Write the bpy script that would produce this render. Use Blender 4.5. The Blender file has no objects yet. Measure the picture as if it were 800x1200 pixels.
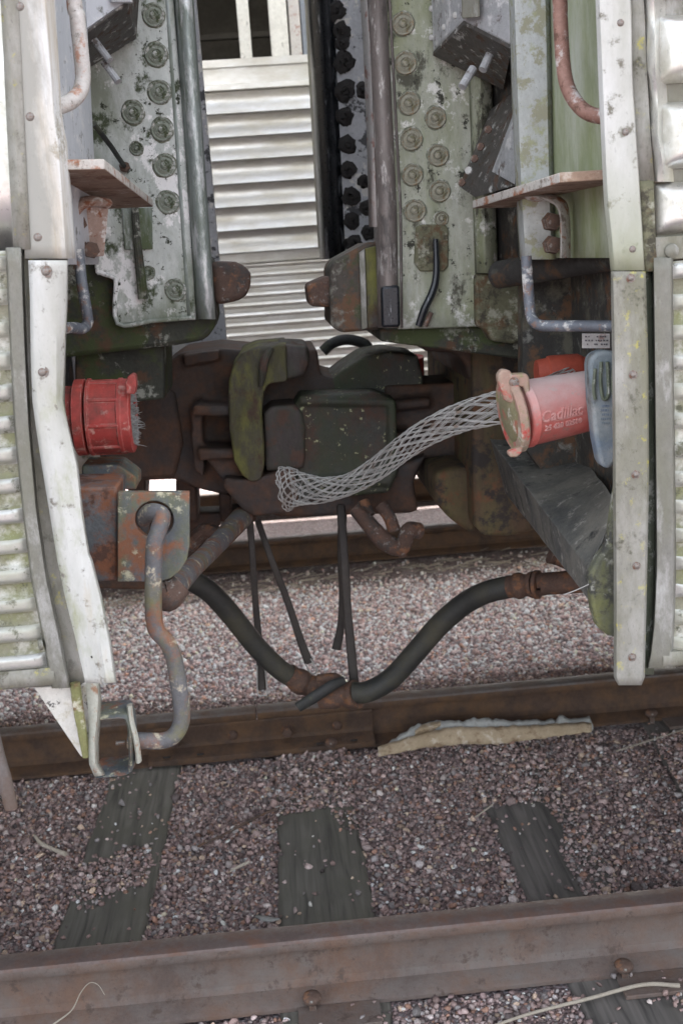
import bpy, bmesh, math, random
import numpy as np
from mathutils import Vector, Matrix

R = math.radians
random.seed(7)
rng = np.random.default_rng(11)
scene = bpy.context.scene
C = scene.collection

# ------------------------------------------------------------------ camera
F, PITCH, ROLL, YAW, H = 1374.8, 0.2200, -0.0707, 0.0507, 1.8168   # solved from rails, ties and posts
_c, _s = math.cos(YAW), math.sin(YAW)
_r0 = Vector((_c, -_s, 0)); _f0 = Vector((_s, _c, 0)); _u0 = Vector((0, 0, 1))
FW = _f0 * math.cos(PITCH) - _u0 * math.sin(PITCH)
UP = _u0 * math.cos(PITCH) + _f0 * math.sin(PITCH)
_cr, _sr = math.cos(ROLL), math.sin(ROLL)
EYE = Vector((0, 0, H))
cam = bpy.data.cameras.new('camera'); camo = bpy.data.objects.new('camera', cam); C.objects.link(camo)
rr = _r0 * _cr + UP * _sr
uu = UP * _cr - _r0 * _sr
m3 = Matrix((rr, uu, -FW)).transposed()
camo.matrix_world = Matrix.Translation(EYE) @ m3.to_4x4()
cam.sensor_fit = 'VERTICAL'; cam.sensor_height = 24; cam.lens = F / 1200 * 24
cam.clip_start = 0.05; cam.clip_end = 3000
cam.dof.use_dof = True; cam.dof.focus_distance = 2.35; cam.dof.aperture_fstop = 4.5
scene.camera = camo

# ------------------------------------------------------------------ sky, sun, exposure
SUN_EL, SUN_AZ = R(34), R(48)        # sun stands behind the far train; azimuth from +Y towards +X
w = bpy.data.worlds.new('World'); scene.world = w; w.use_nodes = True
nt = w.node_tree
sky = nt.nodes.new('ShaderNodeTexSky'); sky.sky_type = 'NISHITA'; sky.sun_disc = False
sky.sun_elevation = SUN_EL; sky.sun_rotation = SUN_AZ
sky.dust_density = 4.0; sky.air_density = 1.0; sky.ozone_density = 0.6
hs = nt.nodes.new('ShaderNodeHueSaturation'); hs.inputs['Saturation'].default_value = 0.32
bg = nt.nodes['Background']; bg.inputs['Strength'].default_value = 0.15
nt.links.new(sky.outputs[0], hs.inputs['Color']); nt.links.new(hs.outputs[0], bg.inputs['Color'])
sun = bpy.data.lights.new('sun', 'SUN'); sun.energy = 4.0; sun.angle = R(0.5); sun.color = (1, .95, .87)
so = bpy.data.objects.new('sun', sun); C.objects.link(so)
sd = Vector((math.sin(SUN_AZ) * math.cos(SUN_EL), math.cos(SUN_AZ) * math.cos(SUN_EL), math.sin(SUN_EL)))
so.rotation_euler = sd.to_track_quat('Z', 'Y').to_euler()
vs = scene.view_settings
vs.view_transform = 'Standard'; vs.look = 'None'; vs.gamma = 1; vs.exposure = 2.6
scene.cycles.max_bounces = 8

# ------------------------------------------------------------------ measuring helpers
def ray(px, py):
    dx, dy = px - 400, py - 600
    X = _cr * dx + _sr * dy; Y = -_sr * dx + _cr * dy
    return _r0 * (X / F) - UP * (Y / F) + FW
def at(px, py, Y):
    d = ray(px, py); return EYE + d * (Y / d.y)
def atz(px, py, z=0.0):
    d = ray(px, py); return EYE + d * ((z - H) / d.z)
def px2m(n, Y): return n * Y / F

# ------------------------------------------------------------------ materials
def mat(name, c1, c2, scale=9, rough=.6, metal=0., bump=.25, patches=(), streak=1., detail=.35, bscale=60, spec=.5, grain=.25, speck=.4, fade=None, edge=None):
    """two-tone worn surface; patches: (colour, cover 0..1, scale, rough, metal, vertical stretch)"""
    m = bpy.data.materials.new(name); m.use_nodes = True
    t = m.node_tree; N, L = t.nodes.new, t.links.new
    bs = t.nodes['Principled BSDF']
    tc = N('ShaderNodeTexCoord')
    def noise(sc, det=6, rg=.6, st=1., off=0.):
        mp = N('ShaderNodeMapping'); mp.inputs['Scale'].default_value = (1, 1, st)
        mp.inputs['Location'].default_value = (off, off * 1.7, off * .6)
        L(tc.outputs['Object'], mp.inputs[0])
        n = N('ShaderNodeTexNoise'); n.inputs['Scale'].default_value = sc
        n.inputs['Detail'].default_value = det; n.inputs['Roughness'].default_value = rg
        L(mp.outputs[0], n.inputs['Vector']); return n.outputs[0]
    def ramp(src, a, b):
        r = N('ShaderNodeMapRange'); r.inputs[1].default_value = a; r.inputs[2].default_value = b
        L(src, r.inputs[0]); return r.outputs[0]
    def mix(fac, a, b):
        x = N('ShaderNodeMix'); x.data_type = 'RGBA'
        L(fac, x.inputs[0])
        for v, i in ((a, 6), (b, 7)):
            if isinstance(v, tuple): x.inputs[i].default_value = (*v, 1)
            else: L(v, x.inputs[i])
        return x.outputs[2]
    def mixf(fac, a, b):
        x = N('ShaderNodeMix'); L(fac, x.inputs[0])
        for v, i in ((a, 2), (b, 3)):
            if isinstance(v, (int, float)): x.inputs[i].default_value = v
            else: L(v, x.inputs[i])
        return x.outputs[0]
    base = mix(ramp(noise(scale, 7, .65, streak), .35, .65), c1, c2)
    # fine grain of dirt
    g = ramp(noise(scale * 9, 5, .7, max(streak, .3), 3.1), .3, .7)
    dk = tuple(v * (1 - grain) * .8 for v in c2)
    gi = N('ShaderNodeMath'); gi.operation = 'MULTIPLY'; gi.inputs[1].default_value = min(1, detail * 1.35); L(g, gi.inputs[0])
    col = mix(gi.outputs[0], base, dk)
    rgh, mtl = rough, metal
    hgt = noise(bscale, 6, .6, 1, 1.3)
    for i, p in enumerate(patches):
        pc, cover, ps = p[:3]; pr = p[3] if len(p) > 3 else .8; pm = p[4] if len(p) > 4 else 0.; pst = p[5] if len(p) > 5 else 1.
        sharp = p[6] if len(p) > 6 else .04
        n = noise(ps * 1.6, 10, .7, pst, 11.3 + 7.7 * i)
        th = .5 + (.5 - cover) * .25
        f = ramp(n, th - sharp, th + sharp)
        col = mix(f, col, pc); rgh = mixf(f, rgh, pr); mtl = mixf(f, mtl, pm)
    if fade:      # dust or stain with an uneven border along one axis: (axis, from, to, colour, wobble)
        sx = N('ShaderNodeSeparateXYZ'); L(tc.outputs['Object'], sx.inputs[0])
        wn = N('ShaderNodeMath'); wn.operation = 'MULTIPLY_ADD'; wn.inputs[1].default_value = fade[4]; L(noise(fade[5] if len(fade) > 5 else 18, 8, .7, fade[6] if len(fade) > 6 else 1, 2.2), wn.inputs[0]); L(sx.outputs[fade[0]], wn.inputs[2])
        col = mix(ramp(wn.outputs[0], fade[1], fade[2]), col, fade[3])
    if edge:      # paint and rust rubbed off along the edges: (colour, radius)
        bv = N('ShaderNodeBevel'); bv.samples = 4; bv.inputs['Radius'].default_value = edge[1]
        ge = N('ShaderNodeNewGeometry'); dt = N('ShaderNodeVectorMath'); dt.operation = 'DOT_PRODUCT'
        L(bv.outputs[0], dt.inputs[0]); L(ge.outputs['Normal'], dt.inputs[1])
        em = N('ShaderNodeMath'); em.operation = 'MULTIPLY'; L(ramp(dt.outputs['Value'], .97, .82), em.inputs[0]); L(ramp(noise(34, 6, .7, 1, 8.8), .42, .6), em.inputs[1])
        col = mix(em.outputs[0], col, edge[0])
    sp = ramp(noise(scale * 26, 3, .8, max(streak, .5), 5.7), .60, .68)
    si = N('ShaderNodeMath'); si.operation = 'MULTIPLY'; si.inputs[1].default_value = speck; L(sp, si.inputs[0])
    col = mix(si.outputs[0], col, tuple(v * .3 for v in c2))
    L(col, bs.inputs['Base Color'])
    rn = mixf(g, 0., .12)
    ad = N('ShaderNodeMath'); ad.operation = 'ADD'; L(rn, ad.inputs[0])
    if isinstance(rgh, (int, float)): ad.inputs[1].default_value = rgh
    else: L(rgh, ad.inputs[1])
    L(ad.outputs[0], bs.inputs['Roughness'])
    if isinstance(mtl, (int, float)): bs.inputs['Metallic'].default_value = mtl
    else: L(mtl, bs.inputs['Metallic'])
    bs.inputs['Specular IOR Level'].default_value = spec
    b = N('ShaderNodeBump'); b.inputs['Strength'].default_value = bump; b.inputs['Distance'].default_value = .004
    L(hgt, b.inputs['Height']); L(b.outputs[0], bs.inputs['Normal'])
    return m

MOSS = (.055, .07, .022); OLIVE = (.2, .2, .1); RUST = (.17, .065, .03); DARK = (.03, .03, .03)
M = {}
M['white_strip_stained'] = mat('white_strip_stained', (.68, .69, .69), (.61, .61, .59), 5, .45, 0, .08, [((.34, .32, .27), .05, 14), ((.44, .38, .29), .07, 6, .6, 0, .07, .06)], streak=.4, detail=.15, speck=.2, fade=(0, .060, .036, (.30, .295, .265), .10, 13, .4))
M['white_strip_green'] = mat('white_strip_green', (.66, .665, .655), (.58, .58, .56), 5, .45, 0, .08, [((.33, .33, .28), .2, 3.5, .7, 0, .3, .18), ((.16, .15, .12), .06, 18)], streak=.4, detail=.18, speck=.25, fade=(2, .40, .16, (.27, .285, .20), .30, 7, .5))
M['white_strip'] = mat('white_strip', (.58, .585, .575), (.49, .49, .465), 5, .45, 0, .08,
    [((.33, .33, .27), .24, 3.5, .7, 0, .3, .18), ((.30, .31, .2), .10, 7, .8, 0, .5, .08), ((.18, .165, .14), .05, 20), ((.44, .38, .29), .07, 6, .6, 0, .07, .06)], streak=.4, detail=.18, speck=.2)
M['alu_strip'] = mat('alu_strip', (.285, .275, .245), (.22, .213, .18), 10, .5, .2, .18,
    [((.175, .172, .12), .32, 3.5, .75, 0, .25, .16), ((.085, .08, .055), .07, 14), ((.36, .33, .08), .010, 26), ((.37, .365, .345), .2, 6, .45, .2, .4, .12)], streak=.5, detail=.4)
M['alu_flange'] = mat('alu_flange', (.26, .258, .24), (.195, .19, .168), 14, .5, .3, .2,
    [((.16, .157, .11), .3, 4, .8, 0, .3, .14), ((.42, .42, .41), .10, 9, .4, .3, .4, .08)], streak=.6)
M['stainless'] = mat('stainless', (.78, .78, .76), (.68, .68, .66), 6, .24, .9, .06,
                     [((.36, .35, .25), .2, 4, .6, .2, 1, .14)], streak=.25, detail=.1)
M['fluted'] = mat('fluted', (.54, .545, .53), (.43, .435, .41), 6, .28, .65, .08,
    [((.34, .34, .25), .28, 4, .6, .1, 1.2, .16), ((.13, .13, .09), .06, 18)], streak=2., detail=.3, speck=.2)
M['fluted_dirt'] = mat('fluted_dirt', (.275, .265, .20), (.205, .20, .135), 14, .75, .05, .3,
    [((.2, .21, .1), .26, 9, .8, 0, 1, .1), ((.6, .6, .56), .2, 10, .5, .3, 1, .1), ((.09, .09, .06), .08, 22)], streak=1.5)
M['lettering'] = mat('lettering', (.62, .36, .33), (.56, .22, .2), 40, .5, 0, .05, speck=0)
M['channel'] = mat('channel', (.16, .18, .14), (.09, .11, .07), 12, .7, .1, .3, [((.4, .42, .38), .16, 20, .5, .3)], streak=.4)
M['blue_post'] = mat('blue_post', (.62, .65, .69), (.54, .57, .61), 7, .42, .1, .1, [((.70, .71, .72), .2, 12, .5, .1), ((.2, .21, .2), .03, 22)], streak=.5, detail=.15, speck=.12)
M['frame_left'] = mat('frame_left', (.64, .67, .64), (.48, .52, .49), 9, .42, .05, .2,
    [((.27, .30, .24), .30, 4, .7, 0, .4, .07), ((.80, .80, .79), .22, 7, .4, 0, .7, .02), ((.06, .075, .04), .17, 8, .85, 0, .8, .03), ((.035, .04, .025), .05, 24, .9, 0, 1, .02)], streak=.35, fade=(2, .085, .02, (.07, .09, .04), .09, 20, 1))
M['frame_right'] = mat('frame_right', (.47, .48, .42), (.33, .345, .28), 9, .55, .05, .3,
    [((.20, .225, .12), .34, 4, .8, 0, .25, .1), ((.62, .62, .58), .16, 9, .55, 0, 1, .03), ((.075, .075, .055), .14, 8, .8, 0, .6, .03), ((.04, .04, .03), .05, 22, .9, 0, 1, .02)], streak=.4, fade=(2, .12, .02, (.085, .092, .07), .14, 13, 1))
M['edge_left'] = mat('edge_left', (.38, .42, .41), (.26, .30, .28), 9, .3, .2, .15, [((.08, .105, .05), .30, 5, .7, 0, .2, .08), ((.62, .64, .64), .22, 8, .25, .2, .3)], streak=.2)
M['edge_right'] = mat('edge_right', (.25, .215, .20), (.16, .14, .13), 10, .42, .15, .2, [((.09, .08, .075), .25, 9, .5, .1, .4), ((.47, .45, .43), .14, 24, .4, .2, .3)], streak=.25)
M['edge_dark'] = mat('edge_dark', (.03, .034, .042), (.018, .02, .024), 12, .24, .3, .1, [((.35, .37, .4), .05, 22, .4, .3, .2)])
M['frame_far'] = mat('frame_far', (.66, .67, .70), (.52, .53, .56), 9, .5, .05, .15, [((.09, .09, .095), .24, 7, .7, 0, 1, .015), ((.78, .76, .72), .24, 7, .6, 0, 1, .02)])
M['tar'] = mat('tar', (.045, .04, .037), (.022, .02, .02), 30, .7, 0, .8)
M['housing'] = mat('housing', (.10, .085, .07), (.062, .054, .046), 10, .7, .1, .6, [((.13, .07, .04), .26, 8), ((.2, .195, .165), .14, 12), ((.06, .07, .035), .22, 7)], edge=((.24, .2, .16), .006))
M['grime'] = mat('grime', (.20, .21, .16), (.12, .13, .09), 40, .85, 0, .5, [((.36, .37, .33), .34, 30)])
M['bolt_green'] = mat('bolt_green', (.33, .36, .31), (.20, .225, .175), 40, .7, .05, .4, [((.07, .085, .045), .34, 40), ((.55, .55, .52), .22, 40)], edge=((.07, .085, .05), .004))
M['bolt_tan'] = mat('bolt_tan', (.36, .355, .29), (.25, .245, .185), 40, .7, .05, .4, [((.15, .14, .085), .3, 40), ((.24, .16, .08), .16, 50)], edge=((.13, .125, .09), .004))
M['sill'] = mat('sill', (.060, .064, .045), (.033, .035, .028), 12, .7, .05, .6, [((.26, .27, .23), .2, 9, .7, 0, 1, .02), ((.09, .05, .028), .24, 12), ((.052, .068, .024), .3, 6)], edge=((.3, .3, .26), .006))
M['moss_block'] = mat('moss_block', (.17, .165, .1), (.1, .1, .06), 12, .75, 0, .5, [((.29, .29, .23), .2, 16), ((.1, .06, .03), .25, 12), ((.05, .045, .03), .25, 16)])
M['green_body'] = mat('green_body', (.34, .37, .30), (.26, .29, .20), 7, .45, .05, .08, [((.185, .225, .075), .40, 4, .7, 0, .2, .16), ((.48, .50, .47), .25, 5, .5, 0, .15, .14)], streak=.12, speck=.15)
M['grey_post'] = mat('grey_post', (.47, .5, .5), (.40, .42, .40), 10, .45, .15, .1, [((.28, .28, .2), .33, 14, .7, 0, 1, .03), ((.32, .34, .2), .15, 9)], streak=.6)
M['box'] = mat('box', (.52, .53, .55), (.40, .41, .42), 12, .4, .2, .1, [((.66, .66, .66), .2, 12, .4, .2), ((.14, .12, .11), .1, 22)])
M['box_dark'] = mat('box_dark', (.13, .12, .11), (.085, .08, .075), 10, .5, .3, .1, [((.5, .5, .48), .09, 22, .5, .1), ((.1, .06, .04), .2, 18)])
M['rust'] = mat('rust', (.135, .082, .062), (.085, .055, .043), 16, .8, .05, .6, [((.22, .105, .055), .24, 12), ((.06, .05, .045), .28, 16), ((.25, .24, .22), .06, 30)], edge=((.22, .17, .14), .005))
M['rust_paint'] = mat('rust_paint', (.45, .36, .31), (.36, .24, .19), 18, .6, .1, .25, [((.25, .1, .05), .22, 24), ((.65, .63, .6), .2, 20)])
M['step'] = mat('step', (.34, .24, .17), (.25, .165, .12), 9, .7, .05, .15, [((.16, .08, .05), .25, 14), ((.45, .38, .32), .15, 12)])
M['step_edge'] = mat('step_edge', (.6, .58, .54), (.5, .47, .43), 18, .6, .1, .2, [((.3, .13, .07), .2, 18), ((.2, .17, .14), .15, 24)])
M['rail_pipe'] = mat('rail_pipe', (.56, .54, .52), (.46, .43, .40), 16, .5, .1, .2, [((.36, .2, .14), .2, 16), ((.2, .18, .16), .08, 30)])
M['pipe_rust'] = mat('pipe_rust', (.34, .2, .16), (.25, .13, .1), 14, .55, .1, .2, [((.5, .46, .44), .2, 18), ((.13, .07, .05), .15, 22)])
M['bar_blue'] = mat('bar_blue', (.17, .19, .22), (.1, .11, .13), 14, .5, .2, .3, [((.5, .5, .48), .25, 22), ((.2, .12, .09), .2, 20)])
M['bracket'] = mat('bracket', (.145, .16, .175), (.095, .11, .12), 12, .55, .15, .5, [((.15, .155, .07), .28, 6, .8, 0, .6, .1), ((.23, .10, .055), .3, 7), ((.50, .48, .34), .05, 24)], edge=((.28, .2, .15), .005))
M['bracket_rust'] = mat('bracket_rust', (.15, .16, .17), (.1, .11, .115), 12, .6, .1, .6, [((.23, .095, .05), .5, 6, .85, 0, 1, .05), ((.1, .05, .035), .25, 14)], edge=((.25, .2, .17), .006))
M['lever'] = mat('lever', (.165, .165, .175), (.11, .11, .115), 14, .6, .15, .6, [((.16, .15, .065), .24, 6, .8, 0, 1, .1), ((.22, .10, .055), .36, 8, .8, 0, 1, .06), ((.45, .40, .3), .07, 22)])
M['gusset'] = mat('gusset', (.68, .67, .63), (.6, .58, .53), 9, .55, 0, .1, [((.09, .085, .08), .10, 18, .8, 0, 1, .015), ((.45, .42, .33), .2, 12)])
M['moss_edge'] = mat('moss_edge', (.25, .25, .11), (.17, .17, .07), 18, .85, 0, .7, [((.16, .10, .05), .34, 14), ((.5, .48, .38), .22, 16)])
M['plate_pale'] = mat('plate_pale', (.5, .5, .44), (.38, .38, .32), 18, .7, 0, .4, [((.28, .16, .1), .15, 20)])
M['red'] = mat('red', (.46, .065, .05), (.36, .045, .04), 10, .55, 0, .2, [((.50, .27, .23), .12, 18, .6), ((.14, .045, .035), .22, 9, .7, 0, 1, .1)], edge=((.5, .3, .26), .003))
M['red_faded'] = mat('red_faded', (.50, .055, .045), (.44, .075, .06), 7, .45, 0, .12, [((.55, .22, .19), .3, 5, .5, 0, 1, .2), ((.3, .2, .17), .06, 30)], speck=.1, fade=(2, .085, .165, (.56, .44, .42), .075))
M['lid'] = mat('lid', (.40, .22, .18), (.33, .27, .2), 14, .6, 0, .2, [((.5, .07, .06), .3, 12), ((.5, .46, .38), .2, 16), ((.22, .22, .1), .2, 18)])
M['lid_face'] = mat('lid_face', (.25, .22, .13), (.18, .17, .09), 16, .8, 0, .4, [((.55, .53, .46), .16, 14), ((.32, .12, .08), .2, 16)])
M['orange'] = mat('orange', (.42, .075, .04), (.33, .06, .035), 12, .6, 0, .15)
M['blue'] = mat('blue', (.15, .195, .225), (.20, .23, .245), 9, .65, 0, .35, [((.07, .07, .065), .22, 8, .8, 0, .3), ((.29, .31, .31), .28, 6, .6, 0, 1, .1), ((.09, .14, .22), .16, 6, .6, 0, 1, .1)], streak=.4)
M['zinc'] = mat('zinc', (.56, .56, .54), (.38, .37, .35), 20, .5, .25, .1, [((.26, .2, .16), .12, 12)], speck=.2)
M['bristle'] = mat('bristle', (.33, .33, .32), (.22, .22, .21), 40, .6, .1, .1)
M['screw'] = mat('screw', (.32, .3, .28), (.18, .15, .13), 60, .5, .5, .3, [((.16, .08, .05), .3, 90)])
M['casting'] = mat('casting', (.088, .054, .039), (.053, .038, .031), 11, .68, .1, .6, [((.14, .068, .038), .3, 6, .85, 0, 1, .12), ((.028, .025, .025), .28, 6, .5, 0, 1, .1)], edge=((.18, .12, .09), .007))
M['casting_green'] = mat('casting_green', (.052, .055, .046), (.034, .036, .031), 11, .5, .15, .5, [((.08, .047, .034), .26, 7, .8, 0, 1, .08), ((.034, .046, .022), .3, 6, .6, 0, .4, .1), ((.36, .38, .22), .012, 30, .8, 0, 1, .012)], edge=((.12, .115, .1), .006))
M['casting_moss'] = mat('casting_moss', (.11, .108, .036), (.08, .074, .038), 9, .75, .05, .6, [((.058, .05, .053), .36, 5, .55, .1, .4, .1), ((.07, .043, .03), .26, 10), ((.17, .17, .045), .24, 8, .8, 0, .4, .08)], streak=.4, edge=((.12, .1, .07), .006))
M['knuckle'] = mat('knuckle', (.068, .056, .053), (.046, .038, .034), 12, .5, .2, .5, [((.04, .048, .028), .25, 10, .7, 0, .3, .1), ((.085, .05, .037), .28, 9)], streak=.4, edge=((.17, .14, .13), .006))
M['pocket'] = mat('pocket', (.115, .075, .042), (.078, .053, .033), 10, .75, .05, .5, [((.12, .115, .045), .26, 5, .8, 0, .25, .12), ((.14, .065, .032), .24, 8), ((.033, .028, .025), .28, 8)], streak=.4, edge=((.18, .13, .08), .008))
M['rubber'] = mat('rubber', (.022, .023, .023), (.032, .033, .032), 9, .55, 0, .15, [((.065, .07, .05), .12, 8, .8)])
M['hose'] = mat('hose', (.022, .024, .024), (.033, .034, .031), 7, .5, 0, .12, [((.06, .056, .038), .2, 5, .8, 0, 1, .12)])
M['ledge'] = mat('ledge', (.088, .09, .086), (.056, .058, .056), 9, .7, 0, .9, [((.19, .18, .15), .36, 4, .8, 0, 1, .16), ((.022, .022, .022), .14, 8, .8, 0, .3), ((.28, .27, .24), .06, 16)], bscale=40, edge=((.2, .195, .18), .01))
M['ledge_moss'] = mat('ledge_moss', (.13, .13, .10), (.085, .09, .06), 14, .8, 0, .8, [((.17, .175, .06), .3, 7, .85, 0, .5, .1), ((.05, .05, .042), .3, 16), ((.28, .28, .24), .12, 20)])
M['dark_steel'] = mat('dark_steel', (.05, .048, .045), (.032, .03, .028), 8, .7, .05, .4, [((.1, .06, .035), .2, 9), ((.08, .085, .07), .14, 12)])  # dark steel of the center sills and the sill tube
M['label'] = mat('label', (.62, .6, .58), (.54, .51, .5), 20, .5, 0, .05, [((.36, .2, .17), .12, 20)])
M['print'] = mat('print', (.16, .15, .16), (.13, .12, .13), 20, .5, 0, .02)
M['rail'] = mat('rail', (.165, .118, .10), (.118, .087, .076), 7, .75, .1, .45, [((.19, .105, .066), .18, 3, .8, .05, .8, .16), ((.155, .135, .125), .28, 5, .65, .1, 1, .14), ((.09, .063, .052), .08, 14)], bscale=110, speck=.35)
M['rail_head'] = mat('rail_head', (.19, .15, .14), (.15, .11, .10), 9, .5, .35, .25, [((.16, .085, .06), .25, 9, .7, .1, 1, .1)], bscale=90)
M['rail_far'] = mat('rail_far', (.095, .055, .037), (.06, .037, .027), 7, .72, .1, .35, [((.13, .07, .035), .3, 6, .8, .05, 1, .12)], bscale=80)
M['rail_far_head'] = mat('rail_far_head', (.15, .135, .13), (.11, .085, .075), 9, .6, .2, .2, [((.1, .06, .04), .3, 5, .8, 0, 1, .1)])
M['hoselug'] = mat('hoselug', (.12, .07, .05), (.075, .046, .036), 18, .75, .1, .5, [((.17, .08, .04), .28, 16)])
M['strap'] = mat('strap', (.03, .026, .024), (.05, .042, .036), 18, .6, 0, .3)
M['card'] = mat('card', (.50, .39, .27), (.42, .32, .21), 12, .8, 0, .3, [((.26, .18, .11), .2, 14), ((.6, .52, .42), .15, 9)])
M['foam'] = mat('foam', (.44, .44, .42), (.36, .36, .345), 14, .85, 0, .4, [((.26, .25, .23), .2, 20)])
M['bone'] = mat('bone', (.6, .54, .45), (.5, .43, .35), 20, .8, 0, .3)
M['dry'] = mat('dry', (.45, .40, .33), (.36, .31, .25), 20, .8, 0, .2)
M['bg_steel'] = mat('bg_steel', (.76, .755, .745), (.66, .655, .64), 3, .26, .75, .05, [((.46, .43, .37), .2, 3, .5, .3, 3, .2)], streak=3, detail=.12, speck=.15)
M['bg_white'] = mat('bg_white', (.78, .77, .73), (.68, .66, .62), 5, .55, 0, .1, [((.15, .14, .13), .09, 9, .7, 0, .5, .03)])
M['bg_dark'] = mat('bg_dark', (.07, .062, .055), (.04, .035, .03), 4, .7, 0, .2)
M['bg_grey'] = mat('bg_grey', (.25, .23, .21), (.17, .155, .14), 4, .7, 0, .1, [((.1, .06, .04), .2, 6)])
M['bg_blue'] = mat('bg_blue', (.25, .28, .33), (.2, .22, .26), 8, .5, 0, .1)
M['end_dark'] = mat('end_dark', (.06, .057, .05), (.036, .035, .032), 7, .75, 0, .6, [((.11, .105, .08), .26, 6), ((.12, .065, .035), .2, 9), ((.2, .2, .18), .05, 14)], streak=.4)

# ------------------------------------------------------------------ mesh builder
WLOC = {}
def link(o, parent, wloc):
    C.objects.link(o); WLOC[o.name] = Vector(wloc)
    if parent is not None:
        o.parent = parent; o.location = Vector(wloc) - WLOC[parent.name]
    else:
        o.location = wloc
    return o

def tag(o, label=None, cat=None, group=None, kind=None):
    if label: o['label'] = label
    if cat: o['category'] = cat
    if group: o['group'] = group
    if kind: o['kind'] = kind
    return o

def thing(name, label, cat, loc, group=None):
    o = bpy.data.objects.new(name, None); o.empty_display_size = .05
    link(o, None, loc)
    return tag(o, label, cat, group)

def smooth_path(pts, n=8):
    pts = [Vector(p) for p in pts]
    if len(pts) < 3: return pts
    out = []
    P = [pts[0] * 2 - pts[1]] + pts + [pts[-1] * 2 - pts[-2]]
    for i in range(1, len(P) - 2):
        a, b, c, d = P[i - 1:i + 3]
        for k in range(n):
            t = k / n
            out.append(.5 * ((2 * b) + (c - a) * t + (2 * a - 5 * b + 4 * c - d) * t * t + (3 * b - a - 3 * c + d) * t ** 3))
    out.append(pts[-1]); return out

class MB:
    def __init__(s): s.bm = bmesh.new()
    def face(s, vs, mi=0):
        try:
            f = s.bm.faces.new(vs); f.material_index = mi; return f
        except ValueError: return None
    def loft(s, loops, cap=True, closed=True, mi=0):
        V = [[s.bm.verts.new(p) for p in lp] for lp in loops]
        n = len(V[0])
        for a, b in zip(V[:-1], V[1:]):
            for i in range(n if closed else n - 1):
                j = (i + 1) % n
                s.face((a[i], a[j], b[j], b[i]), mi)
        if cap and closed:
            s.face(V[0][::-1], mi); s.face(V[-1], mi)
        return V
    def poly(s, pts, d, mi=0):
        pts = [Vector(p) for p in pts]; d = Vector(d)
        s.loft([pts, [p + d for p in pts]], mi=mi); return s
    def prism(s, poly_px, Y0, Y1, mi=0):
        pts = [at(x, y, Y0) for x, y in poly_px]
        return s.poly(pts, (0, Y1 - Y0, 0), mi)
    def hexa(s, p8, mi=0):
        v = [s.bm.verts.new(p) for p in p8]
        for f in ((0, 1, 2, 3), (7, 6, 5, 4), (0, 4, 5, 1), (1, 5, 6, 2), (2, 6, 7, 3), (3, 7, 4, 0)): s.face([v[i] for i in f], mi)
        return s
    def box(s, lo, hi, mi=0):
        (x0, y0, z0), (x1, y1, z1) = lo, hi
        return s.hexa([(x0, y0, z0), (x1, y0, z0), (x1, y0, z1), (x0, y0, z1), (x0, y1, z0), (x1, y1, z0), (x1, y1, z1), (x0, y1, z1)], mi)
    def tube(s, pts, r, n=14, sub=8, cap=True, mi=0, flat=1.):
        P = smooth_path(pts, sub) if sub > 1 else [Vector(p) for p in pts]
        k = len(P)
        rs = [r] * k if isinstance(r, (int, float)) else list(np.interp(np.linspace(0, 1, k), np.linspace(0, 1, len(r)), r))
        loops = []; nrm = None
        for i in range(k):
            t = (P[min(i + 1, k - 1)] - P[max(i - 1, 0)]).normalized()
            if nrm is None:
                nrm = t.orthogonal().normalized()
                if abs(t.y) < .9: nrm = (Vector((0, 1, 0)) - t * t.y).normalized()
            nrm = (nrm - t * nrm.dot(t)).normalized(); b = t.cross(nrm)
            loops.append([P[i] + (nrm * math.cos(a) * flat + b * math.sin(a)) * rs[i] for a in np.linspace(0, 2 * math.pi, n, endpoint=False)])
        s.loft(loops, cap=cap, mi=mi); return s
    def lathe(s, prof, org, axis, n=24, mi=0, cap=True, phase=0.):
        axis = Vector(axis).normalized(); org = Vector(org)
        a = axis.orthogonal().normalized(); b = axis.cross(a)
        loops = [[org + axis * t + (a * math.cos(q + phase) + b * math.sin(q + phase)) * max(r, 1e-4) for q in np.linspace(0, 2 * math.pi, n, endpoint=False)] for t, r in prof]
        s.loft(loops, cap=cap, mi=mi); return s
    def sheet(s, rows, mi=0):
        s.loft(rows, cap=False, closed=False, mi=mi); return s
    def build(s, name, m, parent=None, bevel=0, angle=35, solid=0, remesh=0, smooth=0, label=None, off=-1, segs=2, sub=0):
        bm = s.bm
        bmesh.ops.recalc_face_normals(bm, faces=bm.faces)
        co = np.array([v.co for v in bm.verts]); lo, hi = co.min(0), co.max(0)
        org = Vector(((lo[0] + hi[0]) / 2, (lo[1] + hi[1]) / 2, lo[2]))
        for v in bm.verts: v.co -= org
        me = bpy.data.meshes.new(name); bm.to_mesh(me); bm.free()
        for mm in (m if isinstance(m, (list, tuple)) else [m]): me.materials.append(M[mm])
        me.polygons.foreach_set('use_smooth', [True] * len(me.polygons))
        me.set_sharp_from_angle(angle=R(angle))
        o = bpy.data.objects.new(name, me); link(o, parent, org)
        if label: o['label'] = label
        if solid:
            q = o.modifiers.new('solid', 'SOLIDIFY'); q.thickness = solid; q.offset = off
        if remesh:
            q = o.modifiers.new('remesh', 'REMESH'); q.mode = 'VOXEL'; q.voxel_size = remesh; q.use_smooth_shade = True
            q = o.modifiers.new('smooth', 'SMOOTH'); q.iterations = smooth or 6; q.factor = .5
        if bevel:
            q = o.modifiers.new('bevel', 'BEVEL'); q.width = bevel; q.segments = segs; q.limit_method = 'ANGLE'; q.angle_limit = R(30)
            q.harden_normals = False
            me.polygons.foreach_set('use_smooth', [True] * len(me.polygons))
        return o

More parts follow.
